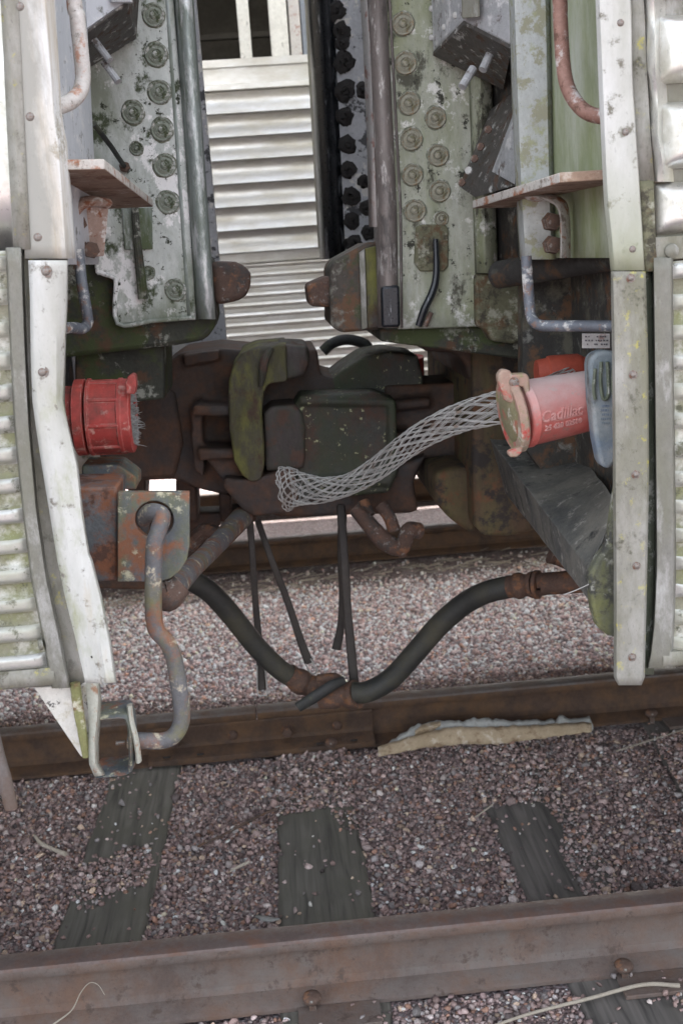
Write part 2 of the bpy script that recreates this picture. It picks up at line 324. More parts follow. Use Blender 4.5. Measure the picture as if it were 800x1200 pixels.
def copy_to(o, parent, wloc, name=None):
    c = o.copy(); C.objects.link(c); c.parent = parent; WLOC[c.name] = Vector(wloc)
    c.location = Vector(wloc) - (WLOC[parent.name] if parent else Vector()); return c

def lerp_edges(edges, py):
    ys = [e[0] for e in edges]
    return [float(np.interp(py, ys, [e[1][k] for e in edges])) for k in range(len(edges[0][1]))]

def strip(rows_px, Yc, n=26):
    """rows_px: [(py, [px...])], Yc: one depth per column (or a list of lists); a dense bent sheet"""
    y0, y1 = rows_px[0][0], rows_px[-1][0]
    rows = []
    for py in np.linspace(y0, y1, n):
        xs = lerp_edges(rows_px, py)
        Ys = Yc(py) if callable(Yc) else Yc
        rows.append([at(x, py, Y) for x, Y in zip(xs, Ys)])
    return rows

# ------------------------------------------------------------------ ground
YN, YF = 2.626, 4.136                 # near and far rail centre lines
YC = (YN + YF) / 2                    # middle of this track
Y3, Y4 = 6.785, 8.295                 # rails of the next track
BGY = 6.05                            # side of the train behind

def ground_mat():
    m = bpy.data.materials.new('ground'); m.use_nodes = True
    t = m.node_tree; N, L = t.nodes.new, t.links.new; bs = t.nodes['Principled BSDF']
    tc = N('ShaderNodeTexCoord')
    v = N('ShaderNodeTexVoronoi'); v.inputs['Scale'].default_value = 85; L(tc.outputs['Object'], v.inputs['Vector'])
    n = N('ShaderNodeTexNoise'); n.inputs['Scale'].default_value = 1.6; n.inputs['Detail'].default_value = 8; L(tc.outputs['Object'], n.inputs['Vector'])
    hsv = N('ShaderNodeSeparateColor'); L(v.outputs['Color'], hsv.inputs[0])
    cr = N('ShaderNodeValToRGB'); L(hsv.outputs[0], cr.inputs[0])
    e = cr.color_ramp.elements
    e[0].color = (.12, .085, .08, 1); e[1].color = (.36, .3, .29, 1)
    for p, c in ((.3, (.2, .15, .15, 1)), (.6, (.27, .2, .2, 1)), (.8, (.22, .2, .21, 1))):
        q = cr.color_ramp.elements.new(p); q.color = c
    # sandy dirt beside the next track; sunlit look of the ground beyond put into a pale colour
    sep = N('ShaderNodeSeparateXYZ'); L(tc.outputs['Object'], sep.inputs[0])
    nz = N('ShaderNodeMath'); nz.operation = 'MULTIPLY_ADD'; nz.inputs[1].default_value = 1.0; L(n.outputs[0], nz.inputs[0]); L(sep.outputs[1], nz.inputs[2])
    def band(a, b):
        r = N('ShaderNodeMapRange'); r.inputs[1].default_value = a; r.inputs[2].default_value = b; r.interpolation_type = 'SMOOTHSTEP'
        L(nz.outputs[0], r.inputs[0]); return r.outputs[0]
    def mx(f, a, b):
        x = N('ShaderNodeMix'); x.data_type = 'RGBA'; L(f, x.inputs[0]); L(a, x.inputs[6])
        if isinstance(b, tuple): x.inputs[7].default_value = (*b, 1)
        else: L(b, x.inputs[7])
        return x.outputs[2]
    n2 = N('ShaderNodeTexNoise'); n2.inputs['Scale'].default_value = 40; n2.inputs['Detail'].default_value = 6; L(tc.outputs['Object'], n2.inputs['Vector'])
    dr = N('ShaderNodeValToRGB'); L(n2.outputs[0], dr.inputs[0])
    dr.color_ramp.elements[0].position = .3; dr.color_ramp.elements[0].color = (.13, .095, .065, 1)
    dr.color_ramp.elements[1].position = .7; dr.color_ramp.elements[1].color = (.3, .235, .17, 1)
    c = mx(band(6.55, 6.85), cr.outputs[0], dr.outputs[0])
    c = mx(band(7.2, 7.8), c, (.5, .47, .43))
    L(c, bs.inputs['Base Color']); bs.inputs['Roughness'].default_value = .9
    b = N('ShaderNodeBump'); b.inputs['Strength'].default_value = .8; b.inputs['Distance'].default_value = .01; b.invert = True
    L(v.outputs['Distance'], b.inputs['Height']); L(b.outputs[0], bs.inputs['Normal'])
    return m
M['ground'] = ground_mat()
g = MB()
xs = np.concatenate([[-400, -60, -12], np.linspace(-4, 4, 60), [12, 60, 400]]); ys = np.concatenate([[-300, -40, -6, 0], np.linspace(1.2, 12, 70), [20, 60, 400, 1200]])
def gz(x, y):
    z = -.012 + .008 * math.sin(3.1 * x + 1.7 * y) * math.sin(2.3 * y - 1.1 * x)
    if 4.3 < y < 6.5: z += .012 * math.sin((y - 4.3) / 2.2 * math.pi)
    return z
g.sheet([[(x, y, gz(x, y)) for x in xs] for y in ys])
tag(g.build('ground', 'ground'), kind='structure')

# ------------------------------------------------------------------ ties
def wood_mat(name, c1, c2, moss):
    m = bpy.data.materials.new(name); m.use_nodes = True
    t = m.node_tree; N, L = t.nodes.new, t.links.new; bs = t.nodes['Principled BSDF']
    tc = N('ShaderNodeTexCoord'); mp = N('ShaderNodeMapping'); mp.inputs['Scale'].default_value = (1, .05, 1); L(tc.outputs['Object'], mp.inputs[0])
    n = N('ShaderNodeTexNoise'); n.inputs['Scale'].default_value = 55; n.inputs['Detail'].default_value = 7; n.inputs['Distortion'].default_value = .6; L(mp.outputs[0], n.inputs['Vector'])
    r = N('ShaderNodeValToRGB'); L(n.outputs[0], r.inputs[0]); e = r.color_ramp.elements
    e[0].position = .32; e[0].color = (*[v * .58 for v in c2], 1); e[1].position = .68; e[1].color = (*c1, 1); q = e.new(.45); q.color = (*c2, 1)
    n2 = N('ShaderNodeTexNoise'); n2.inputs['Scale'].default_value = 6; n2.inputs['Detail'].default_value = 8; L(tc.outputs['Object'], n2.inputs['Vector'])
    mr = N('ShaderNodeMapRange'); mr.inputs[1].default_value = .45; mr.inputs[2].default_value = .65; mr.inputs[4].default_value = .8; L(n2.outputs[0], mr.inputs[0])
    x = N('ShaderNodeMix'); x.data_type = 'RGBA'; L(mr.outputs[0], x.inputs[0]); L(r.outputs[0], x.inputs[6]); x.inputs[7].default_value = (*moss, 1)
    L(x.outputs[2], bs.inputs['Base Color']); bs.inputs['Roughness'].default_value = .85
    b = N('ShaderNodeBump'); b.inputs['Strength'].default_value = .5; b.inputs['Distance'].default_value = .004; L(n.outputs[0], b.inputs['Height']); L(b.outputs[0], bs.inputs['Normal'])
    return m
M['tie_green'] = wood_mat('tie_green', (.185, .175, .15), (.13, .122, .105), (.125, .12, .096))
M['tie_grey'] = wood_mat('tie_grey', (.20, .18, .165), (.125, .114, .105), (.14, .128, .115))
TIES = []
def tie(xc, yaw, label, m='tie_green', y0=2.02, y1=4.62, w_=.235, top=.004):
    mb = MB()
    n = 40
    rows = []
    for side in range(2): pass
    loops = []
    for i in range(n + 1):
        y = y0 + (y1 - y0) * i / n; hw = w_ / 2 + .004 * math.sin(i * 1.7) + random.uniform(-.003, .003)
        zz = top + random.uniform(-.0025, .0025)
        loops.append([Vector((-hw, y, -.17)), Vector((hw, y, -.17)), Vector((hw + .001, y, zz - .012)), Vector((hw - .012, y, zz)), Vector((hw * .3, y, zz + .001)), Vector((-hw * .4, y, zz - .001)), Vector((-hw + .012, y, zz)), Vector((-hw, y, zz - .012))])
    rot = Matrix.Rotation(yaw, 4, 'Z')
    ctr = Vector((xc, YC, 0))
    loops = [[rot @ (p - Vector((0, YC, 0))) + ctr for p in lp] for lp in loops]
    mb.loft(loops)
    o = mb.build('railroad_tie', m, angle=50)
    tag(o, label, 'railroad tie', 'wooden ties under the near track')
    TIES.append((xc, yaw, w_))
    return o
def tie_from(pa, pb, label, **k):
    """centre-line pixels at the far and near end of the visible piece"""
    a, b = atz(*pa), atz(*pb); d = a - b; yaw = math.atan2(-d.x, d.y)
    xc = a.x + (YC - a.y) * d.x / d.y
    return tie(xc, yaw, label, **k)
tie_from((168, 915), (113, 1108), 'mossy dark wooden tie running from under the lever bracket down to the near rail', w_=.25)
tie_from((371, 950), (383, 1075), 'flat greenish grey wooden tie in the middle, clear of gravel near the rail', w_=.265)
tie_from((612, 935), (676, 1049), 'split weathered tie right of centre, half buried under gravel', m='tie_grey', w_=.28)
tie_from((800, 860), (878, 990), 'brown tie end showing under the far rail at the right edge of the photo', m='tie_grey', w_=.24)
tie(TIES[0][0] - .58, .03, 'tie just outside the left edge, under the ballast', m='tie_grey')

# ------------------------------------------------------------------ ballast stones
def stone_protos(k=14):
    out = []
    for i in range(k):
        bm = bmesh.new(); bmesh.ops.create_icosphere(bm, subdivisions=1, radius=1)
        r2 = np.random.default_rng(100 + i)
        v = np.array([q.co for q in bm.verts])
        # chop with random planes for angular chips
        for _ in range(9):
            nrm = r2.normal(size=3); nrm /= np.linalg.norm(nrm); d = r2.uniform(.38, .8)
            over = np.maximum(v @ nrm - d, 0); v = v - over[:, None] * nrm
        v *= r2.uniform(.75, 1.25, 3); v[:, 2] *= .75
        f = np.array([[x.index for x in q.verts] for q in bm.faces]); bm.free(); out.append((v, f))
    return out
PROTO = stone_protos()
PAL = np.array([[.22, .15, .135], [.28, .205, .19], [.18, .125, .12], [.32, .25, .235], [.23, .205, .20], [.38, .28, .21], [.10, .078, .075], [.25, .14, .10], [.58, .55, .51], [.40, .34, .32]])
PW = np.array([.2, .18, .14, .12, .1, .06, .07, .06, .02, .05]); PW = PW / PW.sum()
def in_tie(x, y):
    ins = np.zeros(len(x), bool); d = np.full(len(x), 9.)
    for xc, yaw, w_ in TIES:
        u = (x - xc) * math.cos(yaw) + (y - YC) * math.sin(yaw)
        q = (np.abs(u) < w_ / 2 - .004) & (y > 2.02) & (y < 4.62); ins |= q
    return ins
def vn(x, y, s, seed):
    a = np.random.default_rng(seed).uniform(0, 6.28, 8)
    return (np.sin(x * s * 1.3 + a[0] + 1.7 * np.sin(y * s + a[1])) + np.sin(y * s * 1.7 + a[2] + np.sin(x * s * 2.1 + a[3])) + .6 * np.sin((x + y) * s * 3.1 + a[4])) / 2.6
def stones(name, x0, x1, y0, y1, spacing, size, keep, pal_w=PW, tint=1., zoff=0., seed=1, grey=0.):
    r = np.random.default_rng(seed)
    nx, ny = int((x1 - x0) / spacing), int((y1 - y0) / spacing)
    X, Y = np.meshgrid(np.linspace(x0, x1, nx), np.linspace(y0, y1, ny)); X, Y = X.ravel(), Y.ravel()
    X = X + r.uniform(-.6, .6, X.size) * spacing; Y = Y + r.uniform(-.6, .6, Y.size) * spacing
    k = keep(X, Y, r); X, Y = X[k], Y[k]; n = X.size
    S = size * np.exp(r.normal(0, .34, n)) ; S = np.clip(S, size * .45, size * 2.1)
    Z = np.array([gz(a, b) for a, b in zip(X, Y)])
    if y0 < 4.6: Z = np.where(in_tie(X, Y), .006, Z)
    Z = Z + zoff + r.uniform(-.2, .75, n) * S
    pid = r.integers(0, len(PROTO), n)
    col = PAL[r.choice(len(PAL), n, p=pal_w)] * np.exp(r.normal(0, .26, (n, 1))) * tint
    lum = col.mean(1, keepdims=True); col = np.minimum(col * (1 - grey) + lum * np.array([1.03, .985, .985]) * grey, .8)
    nv = 12; nf = 20
    A = r.uniform(0, 6.28, n); B = r.normal(0, .5, n); D = r.normal(0, .5, n)
    ca, sa, cb, sb, cd, sd_ = np.cos(A), np.sin(A), np.cos(B), np.sin(B), np.cos(D), np.sin(D)
    Rm = np.stack([np.stack([ca * cb, ca * sb * sd_ - sa * cd, ca * sb * cd + sa * sd_], -1), np.stack([sa * cb, sa * sb * sd_ + ca * cd, sa * sb * cd - ca * sd_], -1), np.stack([-sb, cb * sd_, cb * cd], -1)], 1)
    PV = np.stack([p[0] for p in PROTO]); PF = PROTO[0][1]
    V = np.einsum('nij,nvj->nvi', Rm, PV[pid]) * S[:, None, None] + np.stack([X, Y, Z], -1)[:, None, :]
    V = V.reshape(-1, 3)
    Fc = (PF[None] + (np.arange(n) * nv)[:, None, None]).reshape(-1, 3)
    org = np.array([(x0 + x1) / 2, (y0 + y1) / 2, 0.]); V -= org
    me = bpy.data.meshes.new(name)
    me.vertices.add(len(V)); me.vertices.foreach_set('co', V.astype(np.float32).ravel())
    me.loops.add(Fc.size); me.loops.foreach_set('vertex_index', Fc.astype(np.int32).ravel())
    me.polygons.add(len(Fc)); me.polygons.foreach_set('loop_start', np.arange(0, Fc.size, 3, dtype=np.int32))
    me.update(calc_edges=True)
    at_ = me.color_attributes.new('stone_colour', 'FLOAT_COLOR', 'POINT')
    cc = np.concatenate([np.repeat(col, nv, 0), np.ones((n * nv, 1))], 1).astype(np.float32); at_.data.foreach_set('color', cc.ravel())
    me.materials.append(M['stone'])
    o = bpy.data.objects.new(name, me); link(o, None, org); tag(o, kind='stuff')
    return o
def stone_mat():
    m = bpy.data.materials.new('stone'); m.use_nodes = True; t = m.node_tree; N, L = t.nodes.new, t.links.new; bs = t.nodes['Principled BSDF']
    a = N('ShaderNodeAttribute'); a.attribute_name = 'stone_colour'
    tc = N('ShaderNodeTexCoord'); n = N('ShaderNodeTexNoise'); n.inputs['Scale'].default_value = 180; n.inputs['Detail'].default_value = 4; L(tc.outputs['Object'], n.inputs['Vector'])
    x = N('ShaderNodeMix'); x.data_type = 'RGBA'; x.blend_type = 'MULTIPLY'; x.inputs[0].default_value = 1; L(a.outputs[0], x.inputs[6])
    r = N('ShaderNodeMapRange'); r.inputs[1].default_value = .3; r.inputs[2].default_value = .7; r.inputs[3].default_value = .65; r.inputs[4].default_value = 1.2; L(n.outputs[0], r.inputs[0]); L(r.outputs[0], x.inputs[7])
    L(x.outputs[2], bs.inputs['Base Color']); bs.inputs['Roughness'].default_value = .75
    return m
M['stone'] = stone_mat()
def keep_track(X, Y, r):
    k = np.ones(X.size, bool)
    for yr in (YN, YF): k &= np.abs(Y - yr) > .078
    t = in_tie(X, Y)
    cover = np.full(X.size, .022)
    n = vn(X, Y, 5, 3)
    cover = np.where(n > .55, .45, cover)
    inside = (Y > YN) & (Y < YF)
    # ballast heaped over parts of the ties
    x0, x1, x2, x3 = [q[0] for q in TIES[:4]]
    a = atz(120, 1030)
    cover = np.where((np.abs(X - a.x) < .14) & (np.abs(Y - a.y) < .075 + .05 * n), .95, cover)
    b = atz(371, 952)
    cover = np.where((np.abs(X - x1) < .15) & (Y > b.y + .03 * n) & inside, 1., cover)
    c = atz(590, 945); lim = atz(600, 945).y
    cover = np.where((np.abs(X - x2) < .3) & (Y > lim + .02 * n) & inside, 1., cover)
    d = atz(655, 1000)
    cover = np.where((np.abs(X - x2) < .3) & (X > d.x + .03 + .05 * n) & inside, .72, cover)
    cover = np.where((X < x0 - .3) | ((Y > YF) ), 1., cover)
    e = atz(790, 850)
    cover = np.where((X > x3 - .3) & (Y < e.y - .1 - .1 * n), 1., cover)
    cover = np.where((Y < YN) & (np.abs(X - x1) < .3), .12, cover)
    return k & (~t | (r.uniform(0, 1, X.size) < cover))
stones('ballast_gravel', -1.75, 1.75, 2.0, 4.75, .0100, .0068, keep_track, tint=1.5, seed=1, grey=.06)
stones('ballast_chips', -1.4, 1.5, 2.0, 4.3, .026, .0092, keep_track, tint=1.5, zoff=.004, seed=2, grey=.06)
def keep_mid(X, Y, r):
    lim = 6.15 + .25 * vn(X, Y, 4, 9)
    return (Y < lim) | (r.uniform(0, 1, X.size) < np.clip(.75 - (Y - lim) * 2.4, .06, 1))
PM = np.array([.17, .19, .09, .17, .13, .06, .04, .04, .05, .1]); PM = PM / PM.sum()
stones('gravel_between_tracks', -2.5, 2.7, 4.68, 6.68, .0145, .0086, keep_mid, PM, 2.75, seed=3, grey=.1)  # pale pink stones; tint also carries skylight missing between the trains

# ------------------------------------------------------------------ rails
def rail_profile():
    h = [(.0375, .160), (.034, .167), (.024, .170), (0, .1708), (-.024, .170), (-.034, .167), (-.0375, .160), (-.0375, .143), (-.034, .136), (-.014, .128), (-.0095, .118), (-.0085, .07), (-.011, .045), (-.022, .030), (-.072, .013), (-.075, .010), (-.075, 0)]
    return h + [(-y, z) for y, z in reversed(h[7:])]
def rail(name, x0, x1, yc, label, group, m=('rail', 'rail_head'), dz=0.):
    mb = MB(); P = rail_profile()
    n = max(2, int((x1 - x0) / .25))
    loops = [[Vector((x, yc + y + .0015 * math.sin(2.1 * x), z + .003 + dz)) for y, z in P] for x in np.linspace(x0, x1, n)]
    V = mb.loft(loops)
    mb.bm.faces.ensure_lookup_table()
    for f in mb.bm.faces:
        if f.calc_center_median().z > .1665 + dz: f.material_index = 1
    o = mb.build(name, list(m), angle=28)
    return tag(o, label, 'rail', group)
XJ = atz(302, 860, .1).x
rail('rail', -9, 9, YN, 'broad rusty rail in the foreground crossing the whole bottom of the photo', 'rails of the near track')
rail('rail', -9, XJ - .003, YF, 'dark rusty far rail left of the bolted joint, behind the lever', 'rails of the near track', ('rail_far', 'rail_far_head'))
rail('rail', XJ + .003, 9, YF, 'dark rusty far rail right of the bolted joint, behind the torn foam strip', 'rails of the near track', ('rail_far', 'rail_far_head'))
rail('rail', -14, 14, Y3, 'blurred dark rail of the next track seen below the couplers', 'rails of the next track', ('rail_far', 'rail_far_head'))
rail('rail', -14, 14, Y4, 'second rail of the next track, hidden deep under the train behind', 'rails of the next track', ('rail_far', 'rail_far_head'))
# bolted joint bar on the field face of the far rail
xa, xb = atz(172, 880, .08).x, atz(437, 850, .08).x
jt = thing('joint_bar', 'rusty joint bar bolted along the far rail with alternating nuts and round heads', 'joint bar', ((xa + xb) / 2, YF - .06, 0))
P = [(-.0345, .134), (-.0385, .128), (-.0365, .112), (-.031, .10), (-.030, .062), (-.036, .05), (-.05, .044), (-.0955, .030), (-.098, .018), (-.098, .0135), (-.0762, .0165), (-.022, .037), (-.012, .05), (-.010, .11)]
mb = MB(); mb.loft([[Vector((x, YF + y, z + .004)) for y, z in P] for x in np.linspace(xa, xb, 12)])
bar = mb.build('bar', 'rail_far', jt, angle=25)
def nut(x, y, z, r, n, h, parent, name, m, ax=(0, -1, 0)):
    mb = MB(); prof = [(0, r * 1.18), (.003, r * 1.18), (.0031, r), (h * .85, r), (h, r * .86), (h, .001)] if n == 6 else [(0, r), (h * .3, r * .97), (h * .65, r * .8), (h * .9, r * .45), (h, .001)]
    mb.lathe(prof, (x, y, z), ax, 6 if n == 6 else 20, phase=.3)
    return mb.build(name, m, parent, angle=30)
for k, (px, py, n) in enumerate([(205, 872, 6), (273, 862, 20), (337, 862, 6), (395, 851, 20)]):
    p = at(px, py, YF - .032)
    nut(p.x, YF - .031, .084, .021 if n == 6 else .019, n, .03 if n == 6 else .012, jt, 'nut' if n == 6 else 'bolt_head', 'hoselug')
for px, py in ((195, 892), (235, 885), (375, 876), (415, 871)):
    p = atz(px, py, .037); mb = MB()
    mb.lathe([(0, .0135), (.004, .0135)], (p.x, YF - .079, .0385), (0, .28, 1), 14); mb.build('bolt_hole', 'tar', jt)

def spike(px, py, yc, side, label):
    p = atz(px, py, .04); x = p.x
    t = thing('rail_spike', label, 'spike', (x, yc + side * .09, 0), 'spikes holding the rails')
    mb = MB(); y = yc + side * .088
    mb.lathe([(0, .009), (.012, .021), (.020, .024), (.027, .021), (.031, .010)], (x, y - side * .008, .022), (0, side * .12, 1), 14)
    mb.build('spike_head', 'rust', t, angle=50)
    mb = MB(); mb.box((x - .008, y - .008, -.05), (x + .008, y + .008, .028)); mb.build('shank', 'rust', t)
    return t
spike(366, 1178, YN, -1, 'round rusty spike head on the near rail foot above the tie plate')
spike(733, 1138, YN, -1, 'rusty spike head at the near rail foot beside the bare wire')
spike(388, 872, YF, -1, 'small dark spike at the foot of the joint bar')
spike(764, 838, YF, -1, 'dark spike at the far rail foot near the right edge')
def tie_plate(px, py, label, yc):
    p = atz(px, py, 0); mb = MB()
    mb.box((p.x - .1, yc - .165, .0045), (p.x + .1, yc - .077, .016)); mb.box((p.x - .1, yc + .077, .0045), (p.x + .1, yc + .165, .016))
    mb.box((p.x - .1, yc - .077, -.02), (p.x + .1, yc + .077, .0028))
    o = mb.build('tie_plate', 'rail', bevel=.002); return tag(o, label, 'tie plate', 'tie plates under the rails')
tie_plate(398, 1192, 'rusty tie plate under the near rail at the bottom centre', YN)
tie_plate(765, 1140, 'rusty tie plate under the near rail at the lower right', YN)
tie_plate(812, 850, 'dirty tie plate under the far rail at the right edge', YF)
# bare dark ties of the next track are buried; straw lies along its rail
mb = MB()
for i in range(420):
    x = random.uniform(-2.4, 2.6); y = 6.25 + abs(random.gauss(0, .16)) + .1 * math.sin(x * 2); a = random.gauss(0, .5); l = random.uniform(.03, .12)
    z = .006 + random.uniform(0, .012); d = Vector((math.cos(a) * l, math.sin(a) * l, random.uniform(-.01, .015)))
    mb.tube([Vector((x, y, z)), Vector((x, y, z)) + d], random.uniform(.001, .0028), n=4, sub=1)
tag(mb.build('dry_straw', 'dry'), kind='stuff')

# ------------------------------------------------------------------ train behind
bgc = thing('passenger_car', 'bright corrugated stainless steel passenger car standing on the next track behind the gap', 'train car', (0, 7.54, 0))
def z_at(py, Y, px=310): return at(px, py, Y).z
def bgx(px, py): return at(px, py, BGY).x
zt, z_t0, zb = z_at(76, BGY), z_at(303, BGY), .98
mb = MB()
prof = [(0, zt + .03), (-.02, zt + .03), (-.02, zt), (-.004, zt - .002), (-.006, z_at(97, BGY)), (-.03, z_at(98.5, BGY)), (-.032, z_at(103, BGY)), (-.008, z_at(104.5, BGY))]
lap = [z_at(v, BGY) for v in (105, 131.5, 159, 186, 213.5, 240.5, 268, 294)]
for a, b in zip(lap[:-1], lap[1:]):
    h_ = a - b
    for k in range(9):
        u = k / 8
        prof.append((-.004 - .044 * ((.22 - .22 * math.sin(min(1, u / .38) * math.pi / 2)) if u < .38 else ((u - .38) / .62) ** 1.5), a - h_ * (.03 + .95 * u)))
    prof.append((-.004, b + .001))
prof += [(-.008, lap[-1]), (-.02, lap[-1] - .005), (-.02, lap[-1] - .05), (-.004, lap[-1] - .052)]
z0 = lap[-1] - .055
while z0 > zb:
    for k in range(8):
        u = k / 8; prof.append((-.004 - .010 * max(0, math.sin(u * 2 * math.pi)) , z0 - .049 * u))
    z0 -= .049
prof += [(-.004, zb), (.02, zb - .01)]
mb.sheet([[Vector((x, BGY + y, z)) for x in np.linspace(-12, 12, 49)] for y, z in prof])
mb.build('fluted_side', 'bg_steel', bgc, angle=40, solid=.004, off=1)
mb = MB(); mb.box((-12, BGY + .02, zb), (12, 9.0, zb + .12)); mb.build('underframe', 'bg_dark', bgc)
mb = MB(); mb.box((-12, 8.9, zb), (12, 9.0, 3.9)); mb.box((-12, BGY + .0, 3.5), (12, BGY + .06, 3.9)); mb.build('body_wall', 'bg_grey', bgc)
mb = MB()
mb.loft([[Vector((x, 7.54 + 1.52 * math.cos(a), 3.9 + .38 * math.sin(a))) for a in np.linspace(0, math.pi, 14)] for x in (-12, 12)])
mb.build('roof', 'bg_grey', bgc)
mb = MB(); mb.box((-12, BGY + .35, zt - .2), (12, 8.6, zt - .1)); mb.box((-12, BGY + 1.2, zt - .1), (12, BGY + 1.25, zt + .16)); mb.build('interior_wall', 'bg_grey', bgc)
mb = MB(); mb.box((-12, BGY + 1.0, zt + .3), (12, BGY + 1.05, zt + .33)); mb.box((-2, BGY + .8, zt + .02), (-.7, BGY + .86, zt + .09)); mb.box((-12, BGY + 1.7, zt - .1), (12, BGY + 1.75, 3.6)); mb.build('interior_fitting', 'bg_dark', bgc)
def bgpost(xl, xr, name, m, y0, y1):
    mb = MB(); a, b, c, d = at(xl, -10, BGY + y0), at(xr, -10, BGY + y0), at(xl + 4, 74, BGY + y0), at(xr + 4, 74, BGY + y0)
    x0, x1 = (a.x + c.x) / 2, (b.x + d.x) / 2
    mb.box((x0, BGY + y0, zt - .01), (x1, BGY + y1, 3.52)); return mb.build(name, m, bgc, bevel=.004)
bgpost(277, 291, 'window_post', 'bg_white', .02, .07)
bgpost(314, 335, 'window_post', 'bg_white', .02, .08)
bgpost(337, 350, 'window_post', 'label', .05, .12)
bgpost(351, 395, 'window_panel', 'bg_blue', .06, .1)
for x in (-2.2, -3.4, 1.2, 2.4, 3.6):
    mb = MB(); mb.box((x, BGY + .02, zt - .01), (x + .09, BGY + .08, 3.52)); mb.build('window_post', 'bg_white', bgc, bevel=.004)

# ------------------------------------------------------------------ shared car helpers
def bolt(parent, px, py, Y, r_px, name, m, ref={}):
    key = (name, m)
    p = at(px, py, Y); r = px2m(r_px, Y)
    mb = MB(); q = random.uniform(.9, 1.1)
    mb.lathe([(-.002, r), (.002, r), (.0035, r * .93), (.003, r * .84), (.0006, r * .78), (.0008, r * .7), (.0034, r * .62), (.004, r * .48), (.002, r * .42), (.0015, r * .36), (.005, r * .3 * q), (.0065, r * .18), (.0068, .0005)], p, (0, -1, 0), 18)
    for v in mb.bm.verts: v.co += Vector((random.uniform(-1, 1), 0, random.uniform(-1, 1))) * r * .018
    k = 30; ph = [random.uniform(0, 6.28) for _ in range(4)]
    ring = [p + Vector((0, .0012, 0)) + Vector((math.cos(q), 0, math.sin(q))) * r * (1.10 + .05 * math.sin(2 * q + ph[0]) + .025 * math.sin(5 * q + ph[1]) + .02 * math.sin(9 * q + ph[2])) + Vector((0, .0006, 0)) for q in np.linspace(0, 2 * math.pi, k, endpoint=False)]
    mb.poly(ring, (0, .002, 0), mi=1)
    return mb.build(name, [m, 'grime'], parent, angle=50)
def screw(parent, px, py, Y, r_px=5, m='screw'):
    p = at(px, py, Y); r = px2m(r_px, Y); mb = MB()
    mb.lathe([(-.001, r * 1.5), (.0012, r * 1.5), (.0015, r), (.003, r * .95), (.0048, r * .6), (.0052, .0003)], p, (0, -1, 0), 14)
    a = random.uniform(0, 3.1); d = Vector((math.cos(a), 0, math.sin(a))) * r * .8; e = Vector((-d.z, 0, d.x)) * .16
    return mb.build('screw', m, parent, angle=40)
def fluted(edge_px, z_lo, z_hi, x_far, Y, pitch, depth, px_pt, sgn):
    E = [at(x, y, Y) for x, y in edge_px]; zs = [p.z for p in E][::-1]; xs_ = [p.x for p in E][::-1]
    rows = []
    n = int((z_hi - z_lo) / pitch * 14)
    for z in np.linspace(z_lo, z_hi, n):
        xe = float(np.interp(z, zs, xs_)); u = ((z - z_lo) / pitch) % 1
        s_ = .5 + .5 * math.sin(2 * math.pi * u); pr = depth * (1 / (1 + math.exp(-(s_ - .5) * 11)))
        row = []
        for t in (0, .004, .009, .016, .026, .05, .2, .6, 1.5, abs(x_far - xe)):
            k = min(1., t / .022); k = k * k * (3 - 2 * k)
            row.append(Vector((xe + sgn * t, Y + .006 - pr * k, z)))
        rows.append(row)
    return rows

# ------------------------------------------------------------------ left car
YS = 1.88
lc = thing('passenger_car', 'left stainless car whose bent white corner strip frames the left edge of the photo', 'train car', (-4, YC, 0))
# body shell out of sight, closing the car
zf = at(40, 300, 2.0).z
xL = -.66
mb = MB(); mb.box((-12, 2.05, 1.25), (xL, 4.75, 3.95)); mb.build('body', 'end_dark', lc)
mb = MB(); mb.loft([[Vector((x, YC + 1.5 * math.cos(a), 3.9 + .4 * math.sin(a))) for a in np.linspace(0, math.pi, 14)] for x in (-12, xL - .05)]); mb.build('roof', 'alu_flange', lc)
mb = MB(); mb.box((-12, YC - .33, .95), (-.85, YC + .33, 1.25)); mb.build('center_sill', 'dark_steel', lc, bevel=.01)
mb = MB(); mb.box((-12, 4.84, .75), (xL, 4.87, 3.9)); mb.build('far_side', 'fluted', lc)
# upper skin
mb = MB(); mb.sheet(strip([(-700, [-1500, -60, -48, -44]), (0, [-1500, 1, 5, 8]), (296, [-1500, 16, 22, 25])], [YS + .02, YS + .02, YS + .012, YS + .03], 12))
mb.build('side_panel', 'stainless', lc, solid=.003)
mb = MB(); mb.sheet(strip([(-700, [-46, -40, -28]), (0, [3, 9, 22]), (196, [12, 21, 31]), (292, [18, 29, 36])], [YS + .004, YS - .003, YS - .001], 14))
mb.build('seam_strip', 'alu_strip', lc, solid=.003)
# corner strip, folded round the corner
mb = MB()
mb.sheet(strip([(-700, [-38, -15, -5, 4, 12, 16, 15]), (0, [11, 30, 40, 51, 60, 62.5, 62]), (100, [19, 38, 48, 59, 68, 69, 68.5]), (146, [22, 41, 51, 62, 70, 71.5, 71]), (156, [23, 43, 54, 66, 74, 76, 75]), (230, [27, 49, 60, 71, 80, 82, 81]), (303, [30, 53, 64, 76, 85, 87, 86])],
               [YS, YS, YS + .003, YS + .012, YS + .045, YS + .085, YS + .13], 60))
cs = mb.build('corner_strip', 'white_strip_stained', lc, solid=.003, label='upper white corner strip with slotted screws')
for px, py in ((24, 8), (36, 137), (45, 278)): screw(cs, px, py, YS, 5)
